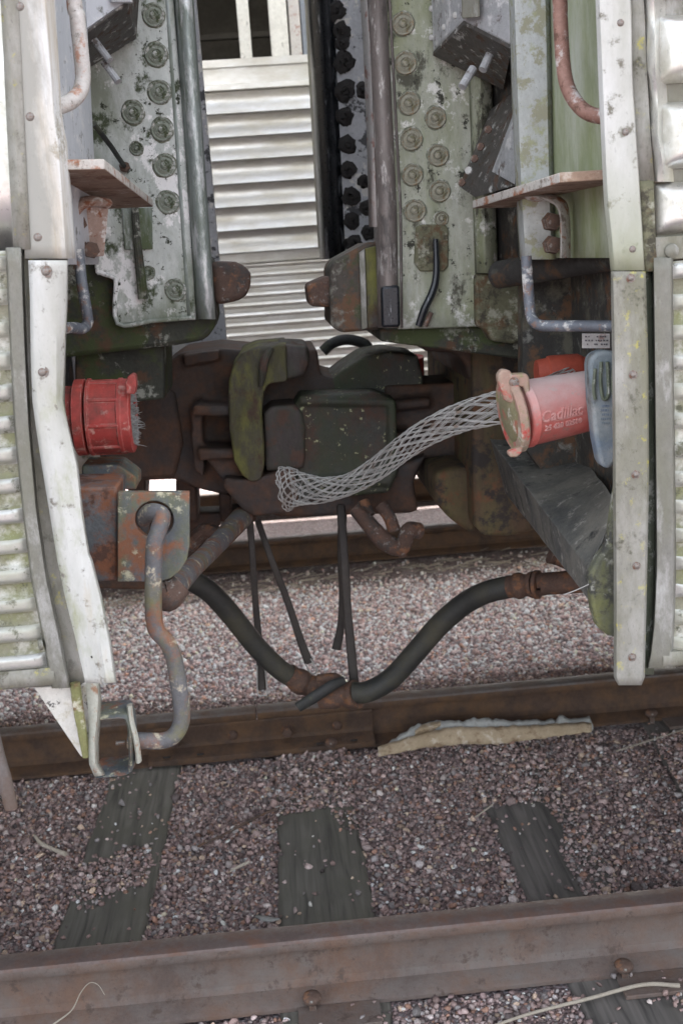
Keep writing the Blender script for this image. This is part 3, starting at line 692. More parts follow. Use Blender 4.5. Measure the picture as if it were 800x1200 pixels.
# lower bent strip
mb = MB()
def lowY(py):
    k = max(0, (py - 470) / 330); return [YS - .006 - .02 * k * k, YS - .012 - .012 * k, YS - .012 - .02 * k, YS - .004 - .05 * k * k, YS + .012 - .06 * k, YS + .03 - .07 * k]
mb.sheet(strip([(305, [35, 42, 52, 66, 76.5, 78]), (350, [37, 43, 52, 66, 75.5, 77.5]), (420, [38, 44, 52, 65, 73, 74.5]), (470, [40, 45, 53, 65, 71, 72.5]), (500, [44, 50, 57, 70, 77, 78.5]), (545, [51, 56, 64, 79, 88, 90]), (600, [60, 66, 74, 87, 94, 95.5]), (650, [68, 74, 82, 95, 102, 103.5]), (652, [68, 74, 82, 96, 104, 105.5]), (700, [78, 84, 93, 107, 116, 118]), (750, [90, 96, 105, 118, 126, 128]), (800, [100, 104, 113, 126, 133, 135])], lowY, 70))
cs2 = mb.build('corner_strip', 'white_strip', lc, solid=.003, label='lower corner strip, bent and peeling outward')
for px, py in ((54, 318), (50, 436), (62, 549), (82, 655)): screw(cs2, px, py, YS - .013, 5)
screw(cs2, 109, 769, YS - .03, 2.4, 'tar')
# dark channel behind the strip and flange of the fluted panel
mb = MB(); mb.sheet(strip([(292, [20, 26, 32, 60, 78]), (480, [27, 34, 44, 68, 74]), (600, [38, 46, 56, 75, 92]), (700, [52, 62, 74, 92, 112]), (800, [74, 84, 98, 112, 120])], [YS + .03, YS + .022, YS + .024, YS + .04, YS + .07], 24))
mb.build('corner_channel', 'alu_strip', lc, solid=.003, label='grey green channel between the fluted panel and the bent strip')
EDGE = [(10, 292), (15, 400), (20, 500), (30, 600), (40, 680), (52, 740), (62, 790)]
mb = MB(); mb.sheet(strip([(290, [9, 11, 23, 25.5]), (400, [14, 16, 27, 29.5]), (500, [19, 21, 32, 34.5]), (600, [29, 31, 41, 43.5]), (680, [39, 41, 53, 56]), (740, [51, 53, 66, 69]), (806, [63, 65, 79, 82])], [YS + .004, YS - .006, YS - .006, YS + .02], 30))
mb.build('panel_flange', 'alu_flange', lc, solid=.003)
zl, zh = at(40, 783, YS).z, at(15, 293, YS).z
pitch_l = px2m(34, YS) * 1.07
def flute_faces(mb, z_lo, pitch):
    for f in mb.bm.faces:
        c = f.calc_center_median(); u = ((c.z - z_lo) / pitch) % 1
        if math.sin(2 * math.pi * u + .25) < -.12: f.material_index = 1
mb = MB(); mb.sheet(fluted(EDGE, zl, zh, -12, YS, pitch_l, .015, None, -1)); flute_faces(mb, zl, pitch_l)
mb.build('fluted_panel', ['fluted', 'fluted_dirt'], lc, angle=60)
mb = MB(); zb_ = at(40, 806, YS).z
xe = at(66, 797, YS).x
mb.loft([[Vector((x, YS + y, z)) for y, z in ((.008, zl + .002), (-.006, zl), (-.012, zl - .012), (-.008, zb_ + .006), (.004, zb_), (.03, zb_ + .004), (.03, zl))] for x in (-12, xe)])
mb.build('panel_rim', 'alu_strip', lc, angle=50)
mb = MB(); mb.lathe([(0, .009), (.006, .009), (.007, .004)], at(50, 755, YS - .004), (-1, -.3, 0), 12); mb.build('drain_plug', 'alu_flange', lc)
# blue-grey corner post
mb = MB(); mb.sheet(strip([(-700, [-70, -30, 15, 20, 20.5]), (0, [40, 70, 99, 101, 101]), (190, [50, 80, 109, 111, 111]), (310, [60, 85, 114, 116, 116])], [2.0, 2.1, 2.34, 2.37, 2.6], 20))
mb.build('corner_post', 'blue_post', lc, solid=.004, angle=25)
# end frame plate
fp = MB().prism([(20, -700), (140, -700), (203, 0), (214, 130), (224, 280), (230, 373), (138, 380), (134, 327), (120, 322), (114, 316), (112, 250), (90, 240)], 2.74, 2.755).build('end_plate', 'frame_left', lc, bevel=.003)
fp['label'] = 'pale mossy plate with a column of round plug bolts'
for px, py, r in [(180, 18, 12), (183, 64, 12.5), (187, 108, 12.5), (190, 152, 12.5), (193, 194, 12.5), (197, 237, 12.5), (156, 132, 12.5), (160, 174, 7.5), (206, 340, 12), (173, 320, 8), (176, -28, 12), (173, -74, 12)]:
    bolt(fp, px, py, 2.738, r, 'bolt', 'bolt_green')
mb = MB(); mb.tube([at(113, 262, 2.735), at(114, 314, 2.735), at(119, 320, 2.735), at(133, 325, 2.735), at(136, 332, 2.735), at(138, 379, 2.735), at(180, 376, 2.735), at(229, 372, 2.735)], .005, n=8, sub=4); mb.build('weld_bead', 'frame_left', fp)
mb = MB(); mb.prism([(143, 244), (178, 243), (179, 292), (146, 293)], 2.732, 2.742); mb.build('patch', 'edge_left', fp, bevel=.002)
mb = MB(); mb.tube([at(158, 236, 2.72), at(161, 280, 2.722), at(165, 320, 2.722), at(168, 350, 2.728)], [.008, .009, .011, .012], n=10); mb.build('rod', 'sill', fp)
def lip(edges, Ys, py0, py1, name, m, parent, label=None):
    mb = MB(); mb.sheet(strip(edges, Ys, 24)); o = mb.build(name, m, parent, angle=60, solid=.006); 
    if label: o['label'] = label
    return o
lip([(-700, [132, 136, 140, 143, 148, 155, 160, 162, 161]), (0, [194, 200, 204, 207.5, 211, 219, 225, 227, 226]), (374, [220, 226, 230, 233.5, 237, 245, 251, 253, 252])], [2.738, 2.741, 2.757, 2.716, 2.702, 2.698, 2.706, 2.735, 3.0], 0, 0, 'rolled_edge', 'edge_left', lc, 'grey green rolled steel edge of the end frame')
MB().prism([(70, 300), (246, 300), (253, 374), (250, 388), (239, 399), (205, 405), (70, 420)], 2.765, 3.05).build('end_sill', 'sill', lc, bevel=.012)
MB().prism([(88, 412), (192, 404), (193, 468), (150, 472), (88, 474)], 2.83, 3.1).build('sill_bracket', 'sill', lc, bevel=.006)
# buffer stem
MB().prism([(246, 306), (274, 307), (289, 314), (293, 322), (293, 341), (283, 352), (252, 358)], 2.83, 3.02).build('buffer_block', 'rust', lc, bevel=.016, segs=3)
# far end frame (behind the near one)
MB().box((xL, 3.98, 1.35), (at(230, 200, 2.74).x - .01, 4.02, 3.9)).build('far_end_plate', 'frame_far', lc, bevel=.003)
MB().prism([(-60, -700), (150, -700), (222, 0), (246, 370), (70, 400)], 3.0, 3.03).build('inner_web', 'end_dark', lc)
# junction box under the roof line
a = lambda x, y, Y: at(x, y, Y)
jb = MB().hexa([a(96, 44, 2.45), a(150, 6, 2.5), a(150, -70, 2.5), a(96, -40, 2.45), a(98, 84, 2.72), a(160, 46, 2.72), a(166, -40, 2.72), a(104, -30, 2.72)]).build('junction_box', 'box_dark', lc, bevel=.003)
MB().hexa([a(95, 38, 2.44), a(146, 2, 2.49), a(146, -80, 2.49), a(95, -46, 2.44), a(97, 39, 2.452), a(148, 3, 2.502), a(148, -79, 2.502), a(97, -45, 2.452)]).build('cover', 'blue_post', jb)
MB().hexa([a(130, 3, 2.46), a(156, 3, 2.46), a(156, -60, 2.46), a(130, -60, 2.46), a(130, 4, 2.49), a(156, 4, 2.49), a(156, -60, 2.49), a(130, -60, 2.49)]).build('hinge_plate', 'box', jb, bevel=.002)
for p, q in (((110, 46), (129, 71)), ((122, 73), (139, 96))):
    MB().tube([a(*p, 2.52), a(*q, 2.5)], .0075, n=10, sub=1).build('prong', 'box', jb)
st = MB().tube([a(110, 145, 2.42), a(130, 171, 2.55), a(146, 195, 2.72)], .0055, n=8, sub=1).build('stay_rod', 'rubber', lc)
MB().lathe([(0, .012), (.02, .012), (.022, .009)], a(147, 196, 2.735), (0, -1, 0), 6).build('nut', 'rust', st)
# hand rail
MB().tube([a(60, -700, 2.02), a(84, -60, 2.02), a(91, 20, 2.02), a(95, 60, 2.02), a(97.5, 90, 2.02), a(94, 107, 2.0), a(83, 119, 1.98), a(66, 126, 1.96)], px2m(8.6, 2.02), n=16).build('hand_rail', 'rail_pipe', lc)
# step plate
def step(p_front, p_back, thick_px, parent, label):
    top = p_front + p_back; mb = MB()
    lo = [p - Vector((0, 0, .016)) for p in top]
    mb.loft([lo, top]); 
    mb.bm.normal_update()
    for f in mb.bm.faces:
        if abs(f.normal.z) < .5 and f.normal.y < .8: f.material_index = 1
    return mb.build('step_plate', ['step', 'step_edge'], parent, bevel=.002, label=label)
sp = step([a(60, 187, 1.93), a(122, 186, 1.93)], [a(179, 233, 2.52), a(120, 236, 2.56), a(60, 236, 2.5)], 10, lc, 'step plate seen from below, brown underside with white edge')
MB().hexa([a(84, 238, 2.25), a(128, 236, 2.25), a(122, 300, 2.28), a(86, 304, 2.28), a(84, 238, 2.262), a(128, 236, 2.262), a(122, 300, 2.292), a(86, 304, 2.292)]).build('bracket', 'rust_paint', sp, bevel=.002)
mb = MB(); mb.tube([a(124, 238, 2.22), a(104, 236, 2.2), a(92, 243, 2.2), a(88, 256, 2.2), a(87, 300, 2.2)], .010, n=8, flat=2.6); mb.build('bracket_rim', 'rust_paint', sp)
for px, py in ((92, 262), (94, 291), (107, 293)): MB().lathe([(0, .016), (.008, .016), (.02, .0145), (.022, .008)], a(px, py, 2.24), (.2, -1, 0), 6).build('bolt', 'rust', sp, angle=30)
# lower grab iron
MB().tube([a(92, 292, 2.15), a(96, 330, 2.15), a(102, 366, 2.15), a(103, 378, 2.15), a(97, 385, 2.12), a(86, 384, 2.08), a(66, 385, 2.02)], px2m(6.5, 2.1), n=12).build('grab_iron', 'bar_blue', lc)
# red cable socket, axis along the car
so_ = Empty = None
cY = 2.25; c0 = a(70, 490, cY); c1 = a(157, 487, cY); ax = (c1 - c0).normalized(); ppm = cY / F
def T(px): return (a(px, 489, cY) - c0).dot(ax)
sock = MB()
sock.lathe([(T(60), 36 * ppm), (T(91), 37 * ppm)], c0, ax, 40)
sock.lathe([(T(90), 42 * ppm), (T(91), 44.5 * ppm), (T(102), 44.5 * ppm), (T(103), 42 * ppm)], c0, ax, 40)
sock.lathe([(T(105), 43 * ppm), (T(106), 45 * ppm), (T(109), 45 * ppm), (T(110), 43 * ppm), (T(141), 42.5 * ppm), (T(142), 44.5 * ppm), (T(146), 44.5 * ppm), (T(147), 43.5 * ppm), (T(156), 43 * ppm), (T(157.5), 40 * ppm), (T(157.5), 33 * ppm), (T(150), 33 * ppm)], c0, ax, 40)
for k in range(9):
    q = 2 * math.pi * k / 9 + .3; e1 = Vector((0, 0, 1)); e1 = (e1 - ax * e1.dot(ax)).normalized(); e2 = ax.cross(e1); d = e1 * math.cos(q) + e2 * math.sin(q)
    sock.tube([c0 + ax * T(108) + d * 42.5 * ppm, c0 + ax * T(143) + d * 42.5 * ppm], 2.4 * ppm, n=8, sub=1)
sk = sock.build('cable_socket', 'red', lc, angle=30, label='red jumper cable socket with frayed grey bristles at its mouth')
MB().prism([(147, 448), (150, 441), (155, 438), (159, 440), (160, 452), (158, 462), (148, 462)], 2.17, 2.2).build('lug', 'red', sk, bevel=.002)
mb = MB(); e1 = Vector((0, 0, 1)); e2 = ax.cross(e1).normalized()
for i in range(420):
    q = random.uniform(0, 6.283); rr_ = 34 * ppm * math.sqrt(random.uniform(.3, 1)); d = e1 * math.cos(q) + e2 * math.sin(q)
    p = c0 + ax * T(150) + d * rr_; l = (T(159) - T(150)) * random.uniform(.7, 1.25)
    if random.random() < .06: l *= 1.7
    mb.tube([p, p + ax * l * .6 + Vector((0, random.uniform(-1, 1), random.uniform(-1, 1))) * .002, p + ax * l + Vector((0, random.uniform(-1, 1), random.uniform(-1, 1))) * .006], [.0011, .0004], n=4, sub=2)
mb.build('bristles', 'bristle', sk)
MB().lathe([(T(140), 33 * ppm), (T(151), 33 * ppm)], c0, ax, 30).build('plug_core', 'edge_dark', sk)
# lever bracket
lb = MB().prism([(60, 572), (137, 571), (137, 681), (60, 684)], 2.06, 2.2).build('lever_bracket', 'bracket_rust', lc, bevel=.005, label='rust scabbed bracket block with a holed plate')
# holed plate: ring of quads round the eye
def holed(outer, c, r, Y0, Y1):
    bm = MB(); n = 48; cw = at(*c, Y0); ro = px2m(r, Y0)
    O = [at(x, y, Y0) for x, y in outer]
    def hit(q):
        d = Vector((math.cos(q), 0, math.sin(q))); best = None
        for i in range(len(O)):
            p, e = O[i], O[(i + 1) % len(O)] - O[i]
            den = d.x * e.z - d.z * e.x
            if abs(den) < 1e-9: continue
            t = ((p.x - cw.x) * e.z - (p.z - cw.z) * e.x) / den; u = ((p.x - cw.x) * d.z - (p.z - cw.z) * d.x) / den
            if t > 0 and -1e-6 <= u <= 1 + 1e-6 and (best is None or t < best): best = t
        return cw + d * best
    ang = list(np.linspace(0, 2 * math.pi, n, endpoint=False)) + [math.atan2(p.z - cw.z, p.x - cw.x) % (2 * math.pi) for p in O]
    ang = sorted(set(round(q, 5) for q in ang))
    inn = [cw + Vector((math.cos(q), 0, math.sin(q))) * ro for q in ang]; out = [hit(q) for q in ang]; dv = Vector((0, Y1 - Y0, 0))
    lo = [[p for p in inn], [p for p in out], [p + dv for p in out], [p + dv for p in inn], [p for p in inn]]
    V = [[bm.bm.verts.new(p) for p in l] for l in lo[:4]]; V.append(V[0]); k = len(ang)
    for A_, B_ in zip(V[:-1], V[1:]):
        for i in range(k): bm.face((A_[i], A_[(i + 1) % k], B_[(i + 1) % k], B_[i]))
    return bm
holed([(138, 577), (222, 577), (222, 640), (219, 656), (211, 669), (200, 678), (188, 682), (138, 682)], (181, 609), 22.5, 2.04, 2.058).build('holed_plate', 'bracket', lb, angle=30, bevel=.002)
MB().prism([(96, 545), (140, 545), (160, 560), (160, 574), (96, 574)], 2.25, 2.35).build('bracket_backing', 'bracket', lb, bevel=.004)
# lower gusset and ring hanger
gu = MB().prism([(40, 806), (84, 803), (112, 798), (108, 888), (95, 887)], YS + .02, YS + .028).build('gusset', 'gusset', lc, bevel=.002, label='white chipped triangular gusset below the fluted panel')
mb = MB(); mb.tube([a(88, 800, YS + .01), a(92, 830, YS + .008), a(97, 860, YS + .008), a(101, 887, YS + .012)], [.009, .009, .008, .006], n=8, flat=.8); mb.build('edge_bead', 'moss_edge', gu)
mb = MB(); mb.sheet(strip([(798, [102, 112, 114]), (818, [104, 114, 116.5]), (840, [106, 113, 116]), (870, [106, 110, 113.5]), (895, [107, 111, 114]), (909, [113, 118, 122])], [YS + .012, YS + .004, YS + .06], 16)); mb.build('hanger_plate', 'plate_pale', gu, solid=.004)
hp = [(114, 834), (146, 831), (152, 836), (155, 850), (156, 886), (150, 896), (116, 900)]
mb = MB(); mb.tube([at(x, y, 1.97) for x, y in hp], .0065, n=10, sub=5, flat=6.5); hg = mb.build('ring_hanger', 'bracket', lc, label='rusty square ring hanger that holds the foot of the lever', angle=60)
MB().tube([a(136, 871, 1.97), a(147, 870, 1.97)], .0042, n=8, sub=1).build('bolt', 'screw', hg)
# rods hanging at the left edge
hr = MB().tube([a(-12, 840, 1.86), a(-4, 880, 1.86), a(6, 915, 1.85), a(14, 948, 1.84)], [.012, .0125, .0125, .011], n=12).build('hanging_rod', 'rail_far_head')
tag(hr, 'slanting grey rod end hanging at the left edge above the gravel', 'rod')

# ------------------------------------------------------------------ uncoupling lever
lv = thing('uncoupling_lever', 'thick rusty bent lever rod hooked through the holed bracket plate at left', 'lever', a(190, 870, 2.0))
mb = MB()
mb.tube([a(166, 632, 2.09), a(166, 612, 2.07), a(176, 600, 2.03), a(190, 604, 2.01), a(186, 622, 1.995), a(181, 640, 1.99), a(180, 680, 1.985), a(180, 712, 1.985), a(183, 737, 1.985), a(196, 753, 1.985), a(204, 772, 1.985), a(209, 800, 1.985), a(213, 830, 1.985), a(212, 848, 1.985), a(204, 862, 1.98), a(190, 868, 1.975), a(168, 868, 1.97), a(150, 868, 1.97)], px2m(10.4, 1.985), n=16)
mb.build('lever_rod', 'lever', lv)
MB().tube([a(152, 826, 1.955), a(154, 845, 1.95), a(160, 868, 1.945), a(163, 892, 1.94)], [.005] * 4, n=8, flat=3.2).build('end_washer', 'plate_pale', lv)
MB().tube([a(188, 692, 2.06), a(200, 690, 2.1), a(225, 666, 2.4), a(252, 640, 2.8), a(284, 606, 3.15)], [.03, .026, .022, .024, .03], n=12).build('cross_bar', 'lever', lv)
MB().tube([a(176, 690, 2.05), a(196, 698, 2.05), a(212, 684, 2.06)], [.02, .03, .022], n=12).build('pivot_boss', 'rust', lv)

# ------------------------------------------------------------------ right car
rc = thing('passenger_car', 'right stainless car with flat riveted corner strip and green corner post at right edge', 'train car', (4, YC, 0))
xR = .62
mb = MB(); mb.box((.66, 2.22, 1.25), (12, 4.75, 3.95)); mb.build('body', 'end_dark', rc)
mb = MB(); mb.loft([[Vector((x, YC + 1.5 * math.cos(q), 3.9 + .4 * math.sin(q))) for q in np.linspace(0, math.pi, 14)] for x in (.72, 12)]); mb.build('roof', 'alu_flange', rc)
mb = MB(); mb.box((1.0, YC - .33, 1.06), (12, YC + .33, 1.25)); mb.build('center_sill', 'dark_steel', rc, bevel=.01)
mb = MB(); mb.box((.66, 4.84, .75), (12, 4.87, 3.9)); mb.build('far_side', 'fluted', rc)
mb = MB()
mb.sheet(strip([(-700, [651, 652, 662, 688, 690]), (0, [701, 699.5, 703, 736, 738]), (100, [704, 703, 707, 738, 740]), (200, [709, 707.5, 711, 745, 747]), (250, [711, 710, 714, 748, 750]), (262, [713, 712, 716, 749, 751]), (317, [719, 717, 721, 752, 754])], [YS + .09, YS + .012, YS, YS, YS + .01], 40))
cs = mb.build('corner_strip', 'white_strip_green', rc, solid=.003, label='upper pale corner strip with greening lower half')
for px, py in ((726, 27), (732, 155), (740, 292)): screw(cs, px, py, YS, 4.2)
mb = MB()
mb.sheet(strip([(318, [717, 715, 718, 753, 756, 756]), (420, [719, 716.5, 720, 756, 759, 759]), (560, [720, 717.5, 721, 757, 760, 760]), (680, [721, 718.5, 722, 754.5, 757.5, 757.5]), (794, [722, 718.5, 722, 752, 755, 755]), (803, [726, 724, 726, 748, 751, 751])], [YS + .06, YS + .006, YS - .006, YS - .006, YS, YS + .03], 50))
cs2 = mb.build('corner_strip', 'alu_strip', rc, solid=.003, label='long lower corner strip, grey with yellow green lichen')
for px, py in ((741, 439), (744, 556), (745, 663), (740, 770), (738, 326)): screw(cs2, px, py, YS - .006, 3.6)
mb = MB(); mb.sheet(strip([(-700, [690, 704, 706]), (0, [737, 752, 754]), (120, [741, 757, 759]), (213, [747, 764, 766])], [YS + .006, YS + .004, YS + .03], 16)); mb.build('seam_strip', 'alu_strip', rc, solid=.003)
mb = MB(); mb.sheet(strip([(212, [746, 752, 763, 765]), (290, [752, 757, 766, 768]), (318, [754, 758, 768, 769])], [YS + .006, YS + .003, YS + .004, YS + .03], 12)); mb.build('seam_strip', 'moss_block', rc, solid=.003)
mb = MB()
def wav(py): return [YS + .02, YS - .008 + .008 * math.sin(py * .065), YS - .016 + .012 * math.sin(py * .065 + .5), YS + .004, YS + .02]
mb.sheet(strip([(-700, [700, 712, 722, 730, 740]), (0, [752, 759, 766, 771, 780]), (80, [755, 760, 767, 771, 780]), (110, [757, 765, 770, 774, 782]), (160, [760, 765, 770, 774, 784]), (190, [762, 770, 776, 780, 788]), (213, [764, 770, 777, 781, 790])], wav, 50))
mb.build('end_moulding', 'stainless', rc, angle=60)
# pillow-ended broad flutes
mb = MB()
def pillow(py0, py1, xl0, xl1):
    z1, z0 = at(780, py0, YS).z, at(780, py1, YS).z; xl = at((xl0 + xl1) / 2, (py0 + py1) / 2, YS).x
    rows = []
    for z in np.linspace(z0, z1, 18):
        v = min(z - z0, z1 - z); kv = min(1, v / .022); kv = math.sin(kv * math.pi / 2)
        row = []
        for t in (0, .003, .007, .012, .018, .025, .035, .3, 1, 3, 11):
            kt = math.sin(min(1, t / .026) * math.pi / 2)
            row.append(Vector((xl + t, YS + .016 - .03 * min(kv, kt) ** .8, z)))
        rows.append(row)
    mb.sheet(rows)
pillow(-83, -3, 767, 769); pillow(16, 97, 770, 773); pillow(119, 198, 774, 777); pillow(214, 274, 766, 772)
zt1 = at(780, -700, YS).z; zb1 = at(780, 304, YS).z
for k in range(1, 14):
    pillow(-83 - 101 * k, -3 - 101 * k, 767 - 7 * k, 769 - 7 * k)
mb.build('side_panel', 'stainless', rc, angle=60, label='upper side panel of broad flutes with pillow shaped ends')
mb = MB(); mb.box((at(756, 200, YS).x, YS + .018, zb1), (12, YS + .03, 3.8)); mb.build('panel_backing', 'alu_flange', rc)
mb = MB(); mb.box((at(765, 285, YS).x, YS + .004, at(780, 305, YS).z), (12, YS + .012, at(780, 277, YS).z)); sm_ = mb.build('sill_band', 'alu_strip', rc, bevel=.002)
MB().lathe([(0, .012), (.004, .011), (.007, .006), (.008, .001)], at(786, 294, YS + .003), (0, -1, 0), 14).build('rivet', 'alu_flange', sm_)
EDGE = [(784, 305), (785, 400), (787, 500), (789, 600), (790, 680), (786, 790)]
zl, zh = at(790, 763, YS).z, at(790, 306, YS).z
mb = MB(); mb.sheet(fluted(EDGE, zl, zh, 12, YS, px2m(33.2, YS) * 1.07, .014, None, 1)); flute_faces(mb, zl, px2m(33.2, YS) * 1.07); mb.build('fluted_panel', ['fluted', 'fluted_dirt'], rc, angle=60)
mb = MB(); mb.sheet(strip([(302, [765, 767, 783, 786]), (420, [766.5, 768.5, 784, 787]), (560, [768, 770, 786, 789]), (660, [769, 771, 787, 790]), (730, [766, 768, 785, 788]), (765, [762, 764, 782, 786]), (783, [759, 761, 784, 790])], [YS + .03, YS - .003, YS - .004, YS + .008], 30)); mb.build('panel_flange', 'alu_flange', rc, solid=.003)
zr = at(780, 783, YS).z; xe = at(775, 775, YS).x
mb = MB(); mb.loft([[Vector((x, YS + y, z)) for y, z in ((.008, zl + .002), (-.004, zl), (-.009, zl - .01), (-.006, zr + .006), (.004, zr), (.03, zr + .004), (.03, zl))] for x in (xe, 12)]); mb.build('panel_rim', 'alu_strip', rc, angle=50)
mb = MB(); mb.sheet(strip([(306, [750, 756, 768]), (560, [754, 760, 772]), (680, [752, 758, 770]), (790, [748, 755, 764])], [YS + .02, YS + .025, YS + .035], 14)); mb.build('corner_channel', 'channel', rc, solid=.003)
# green corner post and grey channel post
mb = MB(); mb.sheet(strip([(-700, [575, 590, 620, 665, 720]), (0, [640, 650, 672, 700, 740]), (200, [644, 654, 680, 712, 750]), (302, [648, 656, 684, 716, 752])], [2.30, 2.24, 2.17, 2.12, 2.08], 24)); mb.build('corner_post', 'green_body', rc, angle=60, solid=.004, label='smooth corner post streaked green with algae')
mb = MB(); mb.sheet(strip([(-700, [545, 547, 552, 577, 582, 584]), (0, [597, 599, 604, 637, 641, 643]), (200, [604, 606, 611, 641, 645, 647]), (304, [610, 612, 617, 644, 648, 650])], [2.6, 2.3, 2.255, 2.25, 2.262, 2.32], 24)); mb.build('channel_post', 'grey_post', rc, angle=30, solid=.004)
# end plate
fr = MB().prism([(390, -700), (560, -700), (598, 0), (606, 322), (557, 322), (561, 383), (466, 386), (440, 0)], 2.74, 2.755).build('end_plate', 'frame_right', rc, bevel=.003, label='lichen grey end plate with two columns of plug bolts')
for px, py, r in [(472, 28, 12.5), (475, 74, 12.5), (479, 121, 12.5), (482, 163, 12.5), (483, 205, 12), (486, 247, 12.5), (510, 138, 12), (513, 182, 12), (515, 224, 12), (469, -18, 12), (466, -64, 12), (517, 256, 8)]:
    bolt(fr, px, py, 2.738, r, 'bolt', 'bolt_tan')
MB().prism([(487, 266), (494, 263), (521, 263), (525, 268), (525, 312), (520, 318), (492, 318), (485, 308)], 2.732, 2.742).build('patch', 'moss_block', fr, bevel=.003)
MB().tube([a(510, 280, 2.722), a(511, 318, 2.72), a(507, 340, 2.72), a(497, 362, 2.722), a(490, 382, 2.726)], [.006, .008, .009, .009, .008], n=10).build('rod', 'edge_dark', fr)
MB().tube([a(505, 366, 2.725), a(498, 382, 2.728)], .006, n=8, sub=1).build('rod_stub', 'rust', fr)
lip([(-700, [368, 374, 380, 386, 390, 393, 396]), (0, [428, 432, 437, 443, 449, 453, 458]), (250, [440, 443, 448, 454, 461, 465, 471]), (384, [444, 446, 450, 456, 463, 467, 472])][0:], [3.0, 2.735, 2.703, 2.696, 2.702, 2.757, 2.738], 0, 0, 'rolled_edge', 'edge_right', rc, 'worn brown rolled steel edge of the right end frame')
mb = MB(); mb.sheet(strip([(-700, [364, 369, 370]), (0, [425, 431, 432]), (140, [431, 437, 438]), (266, [434, 441, 442])], [2.765, 2.72, 2.8], 10)); mb.build('edge_trim', 'label', rc, solid=.004)
mb = MB(); mb.prism([(446, 336), (468, 334), (469, 383), (447, 384)], 2.684, 2.70); mb.build('edge_sleeve', 'edge_dark', rc, bevel=.006)
lip([(-700, [505, 511, 518, 525, 530]), (0, [549, 553, 560, 569, 573]), (320, [559, 562, 569, 579, 583])], [2.74, 2.72, 2.705, 2.72, 2.8], 0, 0, 'rib', 'frame_right', rc, 'vertical half round rib')
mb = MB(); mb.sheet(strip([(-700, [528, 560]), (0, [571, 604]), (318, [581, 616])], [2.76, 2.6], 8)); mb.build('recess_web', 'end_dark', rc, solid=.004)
MB().prism([(556, 321), (580, 320), (614, 323), (618, 400), (600, 403), (576, 400), (568, 386), (557, 382)], 2.72, 3.0).build('sill_casting', 'moss_block', rc, bevel=.008)
MB().prism([(445, 386), (570, 382), (580, 400), (640, 402), (640, 425), (445, 400)], 2.78, 3.4).build('end_sill', 'sill', rc, bevel=.006)
# sill tube behind the step
MB().tube([a(585, 322, 2.55), a(620, 316, 2.45), a(680, 305, 2.3), a(740, 296, 2.15)], px2m(17, 2.4), n=18, sub=3).build('sill_tube', 'dark_steel', rc)
# inner block with buffer
ib = MB().prism([(386, 315), (392, 305), (430, 284), (447, 282), (450, 386), (400, 390), (387, 382)], 2.82, 3.1).build('buffer_housing', 'housing', rc, bevel=.008)
MB().prism([(421, 296), (427, 292), (430, 384), (424, 386)], 2.80, 2.825).build('edge_strip', 'alu_flange', ib)
MB().prism([(428, 291), (441, 288), (444, 384), (431, 385)], 2.795, 2.825).build('moss_strip', 'casting_moss', ib, bevel=.003)
MB().prism([(359, 334), (380, 325), (424, 320), (424, 356), (380, 360), (362, 359)], 2.85, 3.02).build('buffer_block', 'rust', ib, bevel=.010)
# far end frame with bolts
Yf2 = 4.02
ff = MB().prism([(300, -700), (386, -700), (431, -20), (452, 300), (388, 300), (366, 0)], Yf2 + .02, Yf2 + .05).build('far_end_plate', 'frame_far', rc, label='dark far side end plate with flaking paint and tarry bolts')
for px, py, r in [(393, 12, 12), (399, 36, 11), (401, 50, 9), (403, 73, 13), (404, 106, 13), (404, 136, 11), (407, 170, 11), (408, 199, 10), (411, 230, 11), (412, 259, 10), (414, 286, 11), (427, 213, 8), (430, 243, 9), (425, 106, 9), (432, 272, 9)]:
    p = at(px, py, Yf2 + .018); r_ = px2m(r * .95, Yf2); mb = MB()
    mb.lathe([(-.002, r_), (.002, r_ * .95), (.0045, r_ * .78), (.005, r_ * .5), (.004, r_ * .34), (.009, r_ * .28), (.010, .001)], p, (0, -1, 0), 13)
    for v in mb.bm.verts: v.co += Vector((random.uniform(-1, 1), random.uniform(-.3, .3), random.uniform(-1, 1))) * r_ * .22
    mb.build('bolt', 'tar', ff, angle=60)
lip([(-700, [300, 303, 308, 315, 320, 324, 330]), (0, [361, 364, 368, 376, 381, 385, 390]), (304, [377, 380, 384, 391, 396, 399, 404])], [4.25, 4.03, 3.975, 3.955, 3.975, 4.04, 4.045], 0, 0, 'rolled_edge', 'edge_dark', rc, 'glossy black far rolled edge')
mb = MB(); mb.sheet(strip([(-700, [297, 304]), (0, [358, 364]), (290, [374, 380])], [4.27, 4.1], 8)); mb.build('edge_trim', 'alu_strip', rc, solid=.004)
MB().prism([(445, 310), (700, 300), (700, 390), (450, 390)], 3.1, 3.14).build('inner_web', 'end_dark', rc)
